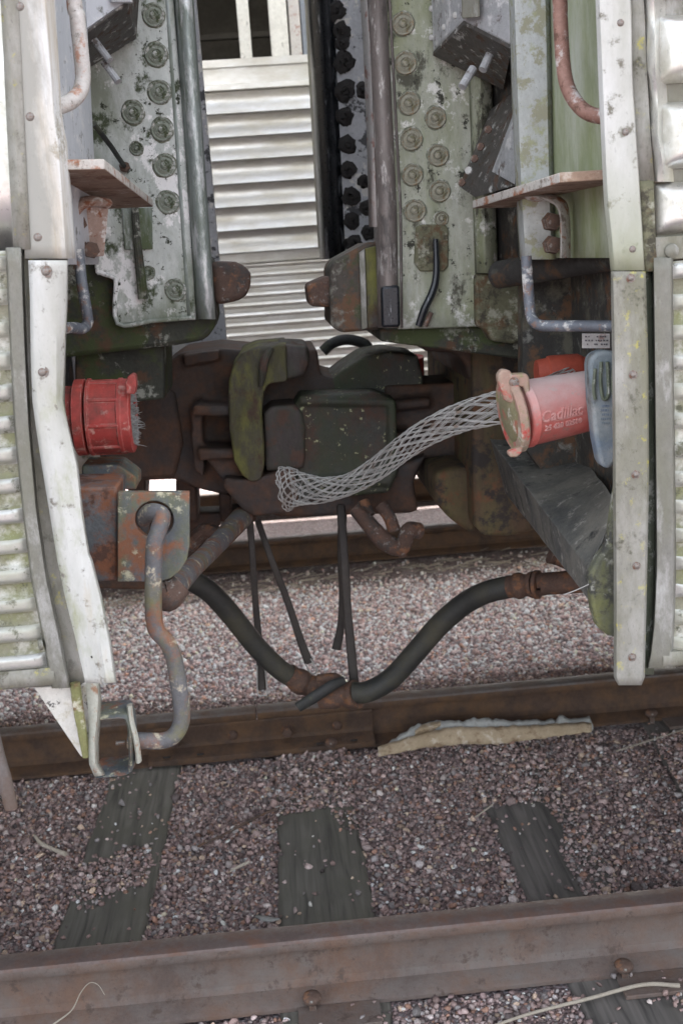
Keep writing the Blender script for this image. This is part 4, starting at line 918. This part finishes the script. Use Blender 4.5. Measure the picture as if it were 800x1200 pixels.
# junction boxes
b1 = MB().hexa([a(507, 60, 2.72), a(543, 23, 2.52), a(598, 52, 2.42), a(588, 100, 2.66), a(503, -60, 2.72), a(538, -60, 2.52), a(594, -60, 2.42), a(584, -40, 2.66)]).build('junction_box', 'box', rc, bevel=.003)
MB().hexa([a(507, 61, 2.722), a(543, 24, 2.52), a(599, 53, 2.42), a(589, 101, 2.662), a(507, 65, 2.722), a(543, 29, 2.52), a(599, 58, 2.42), a(589, 105, 2.662)]).build('base_plate', 'box_dark', b1)
MB().hexa([a(538, -60, 2.49), a(560, -60, 2.46), a(562, 20, 2.46), a(541, 22, 2.49), a(538, -60, 2.52), a(560, -60, 2.49), a(562, 18, 2.49), a(541, 20, 2.52)]).build('cover', 'alu_flange', b1, bevel=.002)
for px, py in ((506, 44), (521, 32), (534, 18), (506, 10), (521, 0)): MB().lathe([(0, .007), (.005, .006), (.006, .001)], a(px, py, 2.72 - .2 * (px - 507) / 36 - .004), (-.6, -.8, 0), 10).build('rivet', 'zinc', b1)
for p, q in (((577, 56), (565, 82)), ((554, 80), (541, 102))): MB().tube([a(*p, 2.54), a(*q, 2.52)], .009, n=10, sub=1).build('prong', 'box', b1)
b2 = MB().hexa([a(537, 219, 2.66), a(575, 203, 2.54), a(604, 218, 2.44), a(556, 232, 2.6), a(574, 128, 2.72), a(600, 108, 2.6), a(606, 116, 2.5), a(590, 130, 2.7)]).build('junction_box', 'box_dark', rc, bevel=.003, label='black slanted box with peeling edges above the step plate')
MB().hexa([a(576, 201, 2.535), a(603, 216, 2.43), a(606, 140, 2.43), a(600, 136, 2.5), a(577, 202, 2.55), a(604, 217, 2.445), a(607, 140, 2.445), a(601, 136, 2.52)]).build('cover', 'box', b2)
for px, py in ((541, 214), (549, 200), (556, 186), (563, 172), (568, 205), (576, 188), (584, 168), (572, 152)): MB().lathe([(0, .009), (.004, .008), (.005, .001)], a(px, py, 2.58), (-.5, -.85, .2), 8).build('rivet', 'zinc' if px % 3 == 0 else 'rust', b2)
# hand rail, step, bracket
MB().tube([a(612, -700, 2.06), a(652, -60, 2.06), a(656, 20, 2.06), a(659, 70, 2.06), a(664, 100, 2.05), a(676, 122, 2.02), a(692, 134, 1.99), a(716, 138, 1.95)], px2m(8.3, 2.05), n=16).build('hand_rail', 'pipe_rust', rc)
sp = step([a(720, 198, 1.93), a(655, 202, 1.95)], [a(553, 235, 2.42), a(600, 234, 2.5), a(700, 214, 2.4)], 9, rc, 'thick rust edged step plate on the green corner post')
mb = MB(); mb.tube([a(628, 232, 2.2), a(644, 232, 2.17), a(656, 238, 2.16), a(661, 252, 2.16), a(662, 276, 2.16), a(662, 302, 2.16)], .007, n=8, flat=4.5); mb.build('bracket', 'step_edge', sp)
for px, py in ((644, 260), (645, 287)): MB().lathe([(0, .018), (.006, .018), (.022, .016), (.025, .009)], a(px, py, 2.245), (.1, -1, 0), 6).build('bolt', 'rust', sp, angle=30)
# twisted grab iron
mb = MB(); gp = [a(616, 300, 2.12), a(618, 330, 2.12), a(620, 358, 2.12), a(623, 374, 2.11), a(632, 381, 2.09), a(650, 382, 2.07), a(690, 382, 2.03), a(722, 382, 2.0)]
mb.tube(gp, px2m(6.6, 2.08), n=12); gi = mb.build('grab_iron', 'bar_blue', rc)
# label plate with three unreadable printed lines
lp = MB().prism([(682, 391), (714, 391), (714, 408), (682, 408)], 2.12, 2.124).build('label_plate', 'label', rc)
mb = MB()
for ly in (394.5, 399, 403.5):
    x = 685
    while x < 710:
        w_ = random.uniform(1, 2.4)
        if random.random() < .72: mb.prism([(x, ly - .9), (x + w_, ly - .9), (x + w_, ly + .9), (x, ly + .9)], 2.1185, 2.1195)
        x += w_ + random.uniform(.7, 1.6)
mb.build('print', 'print', lp)
# dark recess behind the sockets and draft pocket casting
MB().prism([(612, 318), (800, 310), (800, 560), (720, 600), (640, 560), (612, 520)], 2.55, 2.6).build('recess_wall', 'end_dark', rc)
mb = MB()
mb.prism([(553, 398), (660, 396), (650, 560), (640, 618), (600, 630), (566, 629), (556, 618), (554, 560)], 2.95, 3.8)
o = mb.build('draft_pocket', 'pocket', rc, remesh=.012, smooth=5, label='rounded rusty draft pocket casting streaked with green')
mb = MB(); mb.prism([(508, 556), (530, 548), (556, 548), (558, 628), (544, 622), (526, 608), (510, 590)], 3.05, 3.6); mb.build('carrier_casting', 'pocket', rc, remesh=.012, smooth=6)
mb = MB(); mb.prism([(492, 396), (560, 392), (560, 452), (549, 446), (545, 424), (530, 414), (494, 412)], 2.98, 3.7); mb.build('striker', 'casting', rc, remesh=.012, smooth=4)
# sloping black ledge running back from the corner
lg = MB().hexa([a(692, 706, 1.95), a(724, 690, 1.96), a(724, 590, 2.02), a(690, 668, 1.95), a(592, 578, 2.85), a(665, 560, 2.9), a(665, 515, 2.9), a(574, 515, 2.85)])
bmesh.ops.subdivide_edges(lg.bm, edges=lg.bm.edges[:], cuts=14, use_grid_fill=True)
for v in lg.bm.verts:
    q = v.co; v.co.z += .0012 * math.sin(q.y * 31 + q.x * 9) * math.sin(q.x * 47) + random.uniform(-.001, .001); v.co.x += random.uniform(-.0008, .0008)
lg.build('ledge', 'ledge', rc, angle=40, label='cracked black rubbery ledge sloping back under the red socket')
tp = MB().prism([(690, 676), (700, 655), (712, 640), (724, 560), (724, 748), (713, 746), (700, 736), (694, 716)], 1.93, 1.96)
tp.build('ledge_toe', 'ledge_moss', rc, bevel=.006, label='mossy rounded toe of the black ledge')
# big faded red socket with open lid
SY = 2.10
s0, s1 = a(608, 486, SY - .035), a(716, 464, SY + .01); sax = (s1 - s0).normalized(); L_ = (s1 - s0).length; pm = SY / F
sk = MB(); sk.lathe([(-.002, 38 * pm), (0, 40 * pm), (.012, 40.5 * pm), (.016, 39 * pm), (.09, 37.2 * pm), (L_, 34.5 * pm)], s0, sax, 56)
skt = sk.build('cable_socket', 'red_faded', rc, angle=30, label='big faded red cable socket with raised maker lettering')
# lettering, wrapped on the barrel
def wrap_text(body, size, width, ang0, t0, rad, depth, shear=0., name='lettering', bold=.0):
    cu = bpy.data.curves.new('t', 'FONT'); cu.body = body; cu.size = size; cu.extrude = depth; cu.shear = shear; cu.offset = bold; cu.resolution_u = 3
    ob = bpy.data.objects.new('t', cu); C.objects.link(ob)
    dg = bpy.context.evaluated_depsgraph_get(); me = bpy.data.meshes.new_from_object(ob.evaluated_get(dg))
    bpy.data.objects.remove(ob)
    bm = bmesh.new(); bm.from_mesh(me); bpy.data.meshes.remove(me)
    bmesh.ops.subdivide_edges(bm, edges=[e for e in bm.edges if e.calc_length() > .004], cuts=1)
    front = Vector((0, -1, 0)); front = (front - sax * front.dot(sax)).normalized(); upv = front.cross(sax); upv = upv if upv.z > 0 else -upv
    wid = max(v.co.x for v in bm.verts); lo_ = min(v.co.x for v in bm.verts)
    for v in bm.verts: v.co.x = (v.co.x - lo_) / (wid - lo_) * width
    for v in bm.verts:
        tq = t0 + v.co.x; q = ang0 + v.co.y / rad; rr_ = float(np.interp(tq, [0, .012, .016, .09, L_], [40 * pm, 40.5 * pm, 39 * pm, 37.2 * pm, 34.5 * pm])) + v.co.z + depth * .3
        v.co = s0 + sax * (t0 + v.co.x) + (front * math.cos(q) + upv * math.sin(q)) * rr_
    mb = MB(); mb.bm.free(); mb.bm = bm
    o = mb.build(name, 'lettering', skt, angle=40); return wid
tt = lambda px: (a(px, 478, SY) - s0).dot(sax) 
rad = 37.2 * pm
wrap_text('Cadillac', .026, tt(688) - tt(633), R(-10), tt(606), rad, .0024, .25, bold=.0004)
wrap_text('25 428 02500', .0135, tt(686) - tt(637), R(-27), tt(610), rad, .002, .05, bold=.0003)
mb = MB(); front = (Vector((0, -1, 0)) - sax * Vector((0, -1, 0)).dot(sax)).normalized(); upv = front.cross(sax); upv = upv if upv.z > 0 else -upv
pts = [s0 + sax * tt(px) + (front * math.cos(R(q)) + upv * math.sin(R(q))) * (rad + .001) for px, q in ((612, -13), (635, -12.5), (660, -12))]
mb.tube(pts, .001, n=6, sub=3); mb.build('underline', 'lettering', skt)
# lid
lx = (a(583, 490, SY - .04)); 
lax = Vector((-.985, -.10, -.13)).normalized(); lc0 = a(606, 484, SY - .035)
mb = MB(); mb.lathe([(0, 43 * pm), (.004, 46 * pm), (.014, 46 * pm), (.017, 44 * pm), (.017, 38 * pm)], lc0, lax, 44)
lid = mb.build('lid', 'lid', skt, angle=30)
mb = MB(); mb.lathe([(.012, 38 * pm), (.0145, 36 * pm), (.021, 26 * pm), (.0225, 12 * pm), (.0225, .0005)], lc0, lax, 40)
mb.build('lid_face', 'lid_face', skt, angle=30)
MB().prism([(584, 448), (583, 440), (588, 433), (597, 434), (602, 441), (606, 455), (613, 466), (607, 476), (592, 470)], SY - .075, SY - .05).build('lid_lug', 'lid', skt, bevel=.004)
MB().prism([(599, 528), (612, 522), (612, 530), (606, 536), (597, 536), (595, 530)], SY - .075, SY - .055).build('lid_catch', 'lid', skt, bevel=.003)
MB().prism([(595, 443), (600, 439), (617, 438), (620, 443), (621, 463), (616, 466), (613, 453), (598, 454)], SY - .075, SY - .045).build('hinge', 'lid', skt, bevel=.003)
MB().lathe([(0, .009), (.002, .0085), (.003, .004), (.004, .001)], a(602, 448, SY - .076), (0, -1, 0), 14).build('hinge_pin', 'screw', skt)
# orange red connector behind
o0, o1 = a(628, 437, 2.36), a(700, 432, 2.36); oax = (o1 - o0).normalized(); k_ = 2.36 / F
ob = MB(); ob.lathe([(0, 12 * k_), (0, 15 * k_), (.008, 16 * k_), (.022, 17 * k_), (.024, 19 * k_), (.03, 19.5 * k_), (.085, 19.5 * k_), (.09, 18 * k_), (.1, 15 * k_), (.2, 14 * k_)], o0, oax, 32)
ob.build('cable_gland', 'orange', rc, angle=30, label='orange red gland behind the big socket')
# hanging blue cover
bc = MB().prism([(690, 430), (691, 420), (698, 413), (709, 411), (726, 413), (728, 430), (728, 520), (722, 540), (715, 550), (706, 548), (702, 540), (697, 515), (692, 470)], 1.99, 2.03).build('socket_cover', 'blue', rc, bevel=.008, segs=3, label='long blue hinged cover hanging beside the red socket')
for pts in ([(704, 424), (703, 445), (705, 463), (708, 468), (712, 462), (712, 440), (711, 424)], [(697, 432), (695, 455), (697, 468)], [(719, 422), (717, 450), (718, 462)]):
    MB().tube([a(x, y, 1.987) for x, y in pts], .0032, n=8).build('groove_rib', 'channel', bc)
mb = MB()
for ly in (476, 481, 486, 491, 496):
    x = 703 + random.uniform(0, 2)
    while x < 714:
        w_ = random.uniform(1, 2.2); mb.prism([(x, ly - 1.4), (x + w_, ly - 1.4), (x + w_, ly + 1.2), (x, ly + 1.2)], 1.9885, 1.992); x += w_ + 1
mb.build('cast_mark', 'blue', bc)

# ------------------------------------------------------------------ couplers
lk = thing('knuckle_coupler', 'left coupler, a brown casting with a yellow green mossy guard arm', 'coupler', a(250, 610, YC), 'couplers locked together')
mb = MB()
mb.prism([(192, 428), (212, 414), (255, 408), (300, 412), (372, 410), (376, 440), (400, 446), (400, 500), (330, 555), (262, 580), (236, 574), (205, 562), (120, 565), (110, 470), (190, 468)], 3.26, 3.62)
mb.prism([(222, 480), (236, 470), (240, 560), (228, 552)], 3.18, 3.4)
mb.prism([(226, 476), (282, 478), (282, 489), (226, 487)], 3.13, 3.4)
mb.prism([(230, 526), (282, 526), (283, 537), (234, 540)], 3.13, 3.4)
mb.prism([(240, 536), (284, 540), (300, 590), (282, 594), (262, 565)], 3.16, 3.5)
mb.prism([(214, 416), (256, 410), (258, 422), (216, 430)], 3.225, 3.4)
mb.build('coupler_body', 'casting', lk, remesh=.0065, smooth=2)
mb = MB(); mb.prism([(283, 414), (300, 407), (336, 404), (337, 447), (314, 450), (309, 462), (307, 485), (310, 520), (310, 548), (306, 562), (296, 566), (284, 558), (274, 540), (269, 505), (267, 470), (268, 448), (273, 428)], 3.10, 3.4)
mb.build('guard_arm', 'casting_moss', lk, remesh=.006, smooth=3)
mb = MB(); mb.tube([a(318, 408, 3.09), a(311, 420, 3.075), a(308, 434, 3.075), (a(306, 452, 3.085))], [.008, .012, .012, .006], n=10); mb.build('arm_ridge', 'knuckle', lk)
mb = MB(); mb.prism([(330, 405), (362, 406), (363, 424), (356, 441), (332, 447)], 3.13, 3.42); mb.prism([(325, 400), (345, 400), (345, 408), (325, 408)], 3.2, 3.3)
mb.build('top_lug', 'knuckle', lk, remesh=.007, smooth=4)
mb = MB(); mb.prism([(262, 560), (284, 562), (300, 560), (345, 548), (350, 588), (335, 602), (300, 606), (286, 600), (262, 572)], 3.11, 3.45); mb.build('lower_lug', 'casting', lk, remesh=.007, smooth=3)
mb = MB(); mb.prism([(120, 470), (205, 458), (215, 520), (205, 560), (120, 565)], 3.24, 3.5); mb.build('shank', 'casting', lk, bevel=.012)
mb = MB()
mb.prism([(100, 606), (262, 600), (258, 616), (218, 660), (196, 692), (100, 690)], 3.5, 3.6)
mb.prism([(206, 555), (231, 570), (232, 612), (206, 612)], 3.4, 3.55); mb.prism([(256, 575), (272, 580), (270, 612), (258, 612)], 3.4, 3.55)
mb.prism([(150, 540), (172, 545), (168, 612), (150, 612)], 3.4, 3.55); mb.prism([(262, 598), (300, 597), (300, 612), (262, 616)], 3.4, 3.5)
mb.build('carrier_iron', 'casting', lk, bevel=.008)
MB().tube([a(222, 640, 3.3), a(240, 622, 3.28), a(262, 626, 3.26), a(276, 610, 3.26)], .022, n=10).build('link', 'rust', lk)

rk = thing('knuckle_coupler', 'right coupler, a dark green block head on a brown shank with pale lichen specks', 'coupler', a(430, 610, YC), 'couplers locked together')
mb = MB()
mb.prism([(345, 474), (352, 463), (440, 460), (464, 470), (467, 555), (455, 578), (345, 588)], 3.14, 3.5)
mb.prism([(352, 466), (462, 468), (463, 476), (352, 474)], 3.128, 3.3)
mb.prism([(455, 470), (464, 472), (466, 552), (456, 572)], 3.128, 3.3)
mb.prism([(352, 560), (456, 556), (452, 568), (352, 572)], 3.13, 3.3)
mb.build('coupler_head', 'casting_green', rk, remesh=.0065, smooth=2)
mb = MB(); mb.prism([(352, 466), (380, 452), (402, 434), (428, 417), (455, 412), (490, 417), (497, 446), (490, 474)], 3.26, 3.55); mb.build('head_top', 'casting_green', rk, remesh=.008, smooth=4)
mb = MB(); mb.prism([(450, 452), (600, 446), (600, 534), (450, 540)], 3.25, 3.5); mb.prism([(462, 470), (505, 466), (505, 478), (462, 482)], 3.2, 3.3); mb.prism([(462, 506), (505, 504), (505, 514), (462, 516)], 3.2, 3.3)
mb.build('shank', 'casting', rk, remesh=.008, smooth=4)
mb = MB(); mb.prism([(312, 550), (345, 556), (466, 545), (500, 534), (490, 552), (485, 566), (490, 598), (482, 602), (330, 607), (306, 600)], 3.2, 3.5); mb.build('lower_guard', 'casting', rk, remesh=.008, smooth=4)
mb = MB(); mb.prism([(309, 484), (318, 476), (344, 474), (354, 482), (358, 500), (357, 550), (312, 553)], 3.12, 3.42); mb.build('knuckle', 'knuckle', rk, remesh=.007, smooth=4)
MB().lathe([(0, .03), (.006, .03), (.008, .017), (.028, .016), (.03, .012)], a(376, 456, 3.32), (0, -.25, 1), 16).build('knuckle_pin', 'rust', rk)
mb = MB(); mb.tube([a(415, 596, 3.1), a(430, 612, 3.08), a(450, 634, 3.06), a(470, 642, 3.06), a(478, 622, 3.06), a(490, 622, 3.08)], [.018, .022, .026, .022, .022, .024], n=12)
mb.tube([a(446, 592, 3.1), a(456, 606, 3.08), a(462, 622, 3.07)], .018, n=10); mb.tube([a(424, 588, 3.14), a(432, 605, 3.12)], .02, n=10)
mb.tube([a(466, 634, 3.06), a(472, 652, 3.06)], .012, n=8, sub=1)
mb.build('lock_lift', 'rust', rk, angle=60)
sc_ = thing('signal_cable', 'black looped cable with a red cap arching behind the coupler heads', 'cable', a(430, 430, 3.9))
ln = MB().tube([a(378, 412, 3.9), a(390, 402, 3.9), a(408, 398, 3.9), a(428, 404, 3.9), a(440, 420, 3.9), a(480, 425, 3.9)], .018, n=12).build('cable_loop', 'rubber', sc_)
MB_ = MB().lathe([(0, .03), (.09, .03), (.1, .02)], a(486, 418, 3.95), (0, .2, -1), 16).build('end_cap', 'red', sc_)

# ------------------------------------------------------------------ air hoses
def ringed(pts, r, mbp, n=5):
    P = smooth_path(pts, 6); k = len(P)
    for i in range(k): pass
    rad = [r * (1.0 + .14 * (1 if (j // 2) % 2 else -.3)) for j in range(2 * n)]
    mbp.tube(pts, rad, n=16, sub=10)
hl = thing('air_hose', 'left black air brake hose drooping from the lever bracket to the low joint', 'air hose', a(300, 800, 3.2), 'air hoses joined between the cars')
MB().tube([a(196, 668, 2.95), a(216, 676, 2.97), a(245, 693, 3.0), a(272, 722, 3.03), a(300, 757, 3.06), a(326, 783, 3.08), a(348, 797, 3.1)], px2m(12.8, 3.05), n=20).build('hose', 'hose', hl)
mb = MB(); ringed([a(338, 790, 3.09), a(352, 799, 3.1), a(366, 805, 3.1)], px2m(14, 3.1), mb, 3); mb.build('clamp', 'hoselug', hl)
mb = MB(); mb.tube([a(360, 802, 3.1), a(374, 806, 3.09), a(388, 806, 3.08)], [.026, .036, .03], n=14); mb.tube([a(372, 796, 3.08), a(392, 795, 3.07), a(402, 800, 3.07)], [.014, .016, .01], n=10)
mb.build('gladhand', 'hoselug', hl, angle=70)
MB().tube([a(349, 829, 3.02), a(368, 817, 3.02), a(388, 804, 3.03), a(403, 797, 3.05)], [.015, .017, .016, .012], n=12, flat=.6).build('lock_arm', 'rubber', hl)
hr_ = thing('air_hose', 'right black air brake hose rising from the low joint to the brass fitting', 'air hose', a(500, 830, 3.1), 'air hoses joined between the cars')
MB().tube([a(414, 812, 3.06), a(432, 810, 3.05), a(458, 795, 3.04), a(486, 765, 3.02), a(514, 733, 3.0), a(543, 708, 2.97), a(570, 694, 2.93), a(600, 687, 2.9)], px2m(13.6, 3.0), n=20).build('hose', 'hose', hr_)
mb = MB(); ringed([a(596, 688, 2.9), a(612, 686, 2.88), a(626, 685, 2.86)], px2m(14.5, 2.88), mb, 4); mb.tube([a(627, 685, 2.86), a(631, 685, 2.855)], px2m(18, 2.86), n=18, sub=1); mb.build('clamp', 'hoselug', hr_, angle=60)
MB().tube([a(630, 685, 2.855), a(636, 685, 2.85), a(640, 684, 2.85), a(760, 676, 2.7)], [px2m(10, 2.85), px2m(14, 2.85), px2m(14, 2.85), px2m(14, 2.8)], n=18, sub=3).build('pipe', 'hoselug', hr_)
MB().tube([a(643, 652, 2.9), a(655, 656, 2.9), a(680, 668, 2.85)], [px2m(9, 2.9), px2m(8, 2.9), px2m(8, 2.9)], n=12).build('pipe_stub', 'rust', hr_)
mb = MB(); ringed([a(399, 812, 3.08), a(410, 815, 3.07), a(418, 813, 3.06)], px2m(16, 3.06), mb, 2); mb.build('clamp', 'hoselug', hr_)
mb = MB(); mb.tube([a(372, 822, 3.07), a(390, 818, 3.07), a(404, 812, 3.08)], [.02, .032, .034], n=14); mb.build('gladhand', 'hoselug', hr_, angle=70)

# ------------------------------------------------------------------ straps hanging from the couplers
def strap(pts, r, label, hook):
    t = thing('hanging_strap', label, 'strap', a(*pts[-1]), 'dark straps hanging below the couplers')
    MB().tube([a(*p) for p in pts], r, n=8, flat=.45).build('strap', 'strap', t)
    if hook: MB().tube([a(*p) for p in hook], .0022, n=6).build('wire_loop', 'zinc', t)
strap([(291, 590, 3.2), (295, 640, 3.15), (299, 700, 3.15), (304, 760, 3.15), (307, 808, 3.15)], [.011, .009, .009, .01, .012], 'straight grey strap hanging leftmost below the coupler', [(301, 780, 3.14), (302, 812, 3.14), (308, 815, 3.14), (313, 812, 3.14), (311, 784, 3.14)])
strap([(302, 610, 3.2), (316, 650, 3.15), (337, 705, 3.15), (352, 750, 3.15), (362, 777, 3.15)], [.009, .009, .01, .011, .013], 'strap slanting down right to a wire loop above the hose joint', [(358, 778, 3.14), (364, 789, 3.14), (371, 786, 3.14), (364, 772, 3.14)])
strap([(402, 592, 3.25), (400, 640, 3.2), (401, 700, 3.2), (399, 735, 3.2), (394, 761, 3.2)], [.012, .012, .010, .011, .014], 'shorter black strap behind its neighbour, ending in a kinked tip', None)
strap([(399, 592, 3.2), (403, 650, 3.14), (407, 715, 3.12), (411, 760, 3.11), (415, 802, 3.1)], [.012, .012, .012, .013, .013], 'long black strap reaching down to the hose joint', None)

# ------------------------------------------------------------------ woven wire cable grip
cg = [(333, 573, 2.62, 27), (340, 572, 2.615, 25), (352, 573, 2.6, 19.5), (380, 574, 2.56, 15), (410, 567, 2.52, 12.5), (440, 550, 2.47, 13.5), (470, 527, 2.42, 14.5), (500, 507, 2.37, 15.5), (540, 489, 2.32, 17.5), (585, 477, 2.27, 19.5), (630, 462, 2.27, 17), (668, 440, 2.33, 10)]
cp = [a(x, y, Y) for x, y, Y, r in cg]; CP = smooth_path(cp, 12); CRr = np.interp(np.linspace(0, 1, len(CP)), np.linspace(0, 1, len(cg)), [r * Y / F for x, y, Y, r in cg])
fr_ = []; nrm = None
for i in range(len(CP)):
    t = (CP[min(i + 1, len(CP) - 1)] - CP[max(i - 1, 0)]).normalized()
    if nrm is None: nrm = (Vector((0, 0, 1)) - t * t.z).normalized()
    nrm = (nrm - t * nrm.dot(t)).normalized(); fr_.append((nrm.copy(), t.cross(nrm)))
mb = MB(); NW = 11
for dr_ in (1, -1):
    for k in range(NW):
        for tw in (-.045, .045):
            pts = []
            for i in range(len(CP)):
                u = i / (len(CP) - 1); q = 2 * math.pi * (k / NW + dr_ * 1.7 * u) + tw + .10 * math.sin(9 * u + k * 2.1) + .05 * math.sin(23 * u + k * 4.7 + dr_)
                rr_ = CRr[i] * (1 + .02 * math.sin(i * 2.0 + k * dr_) + (.012 if dr_ > 0 else -.012)); n1, n2 = fr_[i]
                pts.append(CP[i] + (n1 * math.cos(q) + n2 * math.sin(q)) * rr_)
            mb.tube(pts, 00.00082 * random.uniform(.85, 1.15), n=5, sub=1)
ws = mb.build('cable_grip', 'zinc', angle=80)
tag(ws, 'woven silver wire mesh sleeve stretching from the red socket across the coupler', 'cable grip')

# ------------------------------------------------------------------ litter
# torn foam and card strip lying along the far rail
ft = thing('torn_strip', 'torn strip of tan board and grey foam lying against the far rail', 'debris', atz(570, 868))
mb = MB(); n = 60; top = []; 
lowx = np.linspace(443, 692, n); rows = []
by = np.interp(lowx, [443, 500, 545, 580, 620, 692], [887, 876, 872, 872, 867, 858]); ty = np.interp(lowx, [443, 470, 500, 530, 570, 620, 680, 692], [876, 868, 858, 853, 853, 851, 848, 848])
for i in range(n):
    j = random.uniform(-1, 1); p = at(lowx[i], by[i] + j, 3.93); q = at(lowx[i], ty[i] + j, 3.965)
    rows.append([p, p.lerp(q, .3) + Vector((0, -.006, 0)), p.lerp(q, .7) + Vector((0, -.006, .002)), q])
mb.sheet(rows); mb.build('board', 'card', ft, solid=.006, angle=60)
mb = MB(); rows = []
lx_ = np.linspace(455, 694, 56); b2_ = np.interp(lx_, [455, 500, 545, 600, 692], [876, 862, 860, 858, 856]); t2 = np.interp(lx_, [455, 490, 515, 540, 560, 600, 650, 658, 666, 690, 694], [870, 848, 844, 845, 841, 845, 843, 836, 842, 840, 848])
for i in range(56):
    j = random.uniform(-1.6, 1.6); p = at(lx_[i], b2_[i], 3.972); q = at(lx_[i], t2[i] + j, 4.0)
    rows.append([p, p.lerp(q, .4) + Vector((0, -.012, random.uniform(-.003, .003))), p.lerp(q, .75) + Vector((0, -.01, .002)), q])
mb.sheet(rows); mb.build('foam', 'foam', ft, solid=.008, angle=60)
mb = MB(); rows = []
for x, b_, t_ in ((486, 862, 856), (495, 860, 849), (507, 856, 846), (516, 850, 845)): rows.append([at(x, b_, 3.955), at(x, (b_ + t_) / 2, 3.945), at(x, t_, 3.968)])
mb.sheet(rows); mb.build('board_flap', 'card', ft, solid=.004)
mb = MB(); mb.tube([atz(565, 1207, .02), atz(620, 1188, .02), atz(690, 1170, .022), atz(752, 1154, .024), atz(796, 1155, .02)], [.0035, .004, .0045, .005, .0055], n=8)
tag(mb.build('wire', 'dry'), 'pale bare wire lying on the gravel in the lower right corner', 'wire')
def twig(pts, r, label, m='bone', z=.016, cat='twig'):
    o = MB().tube([atz(x, y, z) for x, y in pts], r, n=7).build('twig', m); return tag(o, label, cat)
twig([(41, 979), (48, 988), (60, 994), (77, 1001)], [.004, .007, .006, .008], 'bleached bone like twig on the gravel left of the mossy tie')
twig([(271, 1020), (281, 1015), (292, 1010)], [.0035, .005, .004], 'short white stick on the gravel between the left and middle ties')
twig([(556, 958), (566, 951), (577, 943)], [.002, .003, .0025], 'thin pale splinter beside the split tie')
twig([(232, 992), (262, 978), (300, 958), (330, 945)], [.004, .004, .005, .003], 'thin dark root on the gravel above the middle tie', 'rust')
twig([(722, 880), (760, 868), (800, 855)], [.003, .003, .002], 'straw stalk near the far rail at the right edge', 'dry')
twig([(88, 655), (80, 700)], .002, 'stray straw in the shade behind the bent strip', 'dry') if False else None
o = MB().tube([atz(62, 1201, .05), atz(84, 1184, .07), atz(95, 1163, .09), atz(105, 1152, .1), atz(115, 1154, .1), atz(123, 1166, .085)], [.0022, .0016, .0013, .0011, .001, .0008], n=6).build('grass_stem', 'dry')
tag(o, 'curved dry grass stem leaning on the near rail at the lower left', 'grass stem')
ro = MB(); c_ = atz(318, 1076, .018); ro.sheet([[atz(300, 1072, .018), atz(299, 1074, .018)], [atz(310, 1073, .02), atz(308, 1079, .018)], [atz(320, 1075, .022), atz(316, 1080, .02)], [atz(328, 1076, .02), atz(327, 1078, .018)]])
tag(ro.build('feather', 'foam', solid=.001), 'small grey feather on the gravel left of the middle tie', 'feather')
fb = thing('loose_fibre', 'thin white fibres sticking out beside the ledge toe', 'fibre', a(690, 690, 1.95))
for pts in ([(693, 683), (676, 691), (660, 697)], [(657, 699), (676, 708), (690, 716)], [(702, 655), (712, 640), (710, 632)]): MB().tube([a(x, y, 1.94) for x, y in pts], .0009, n=5).build('strand', 'zinc', fb)
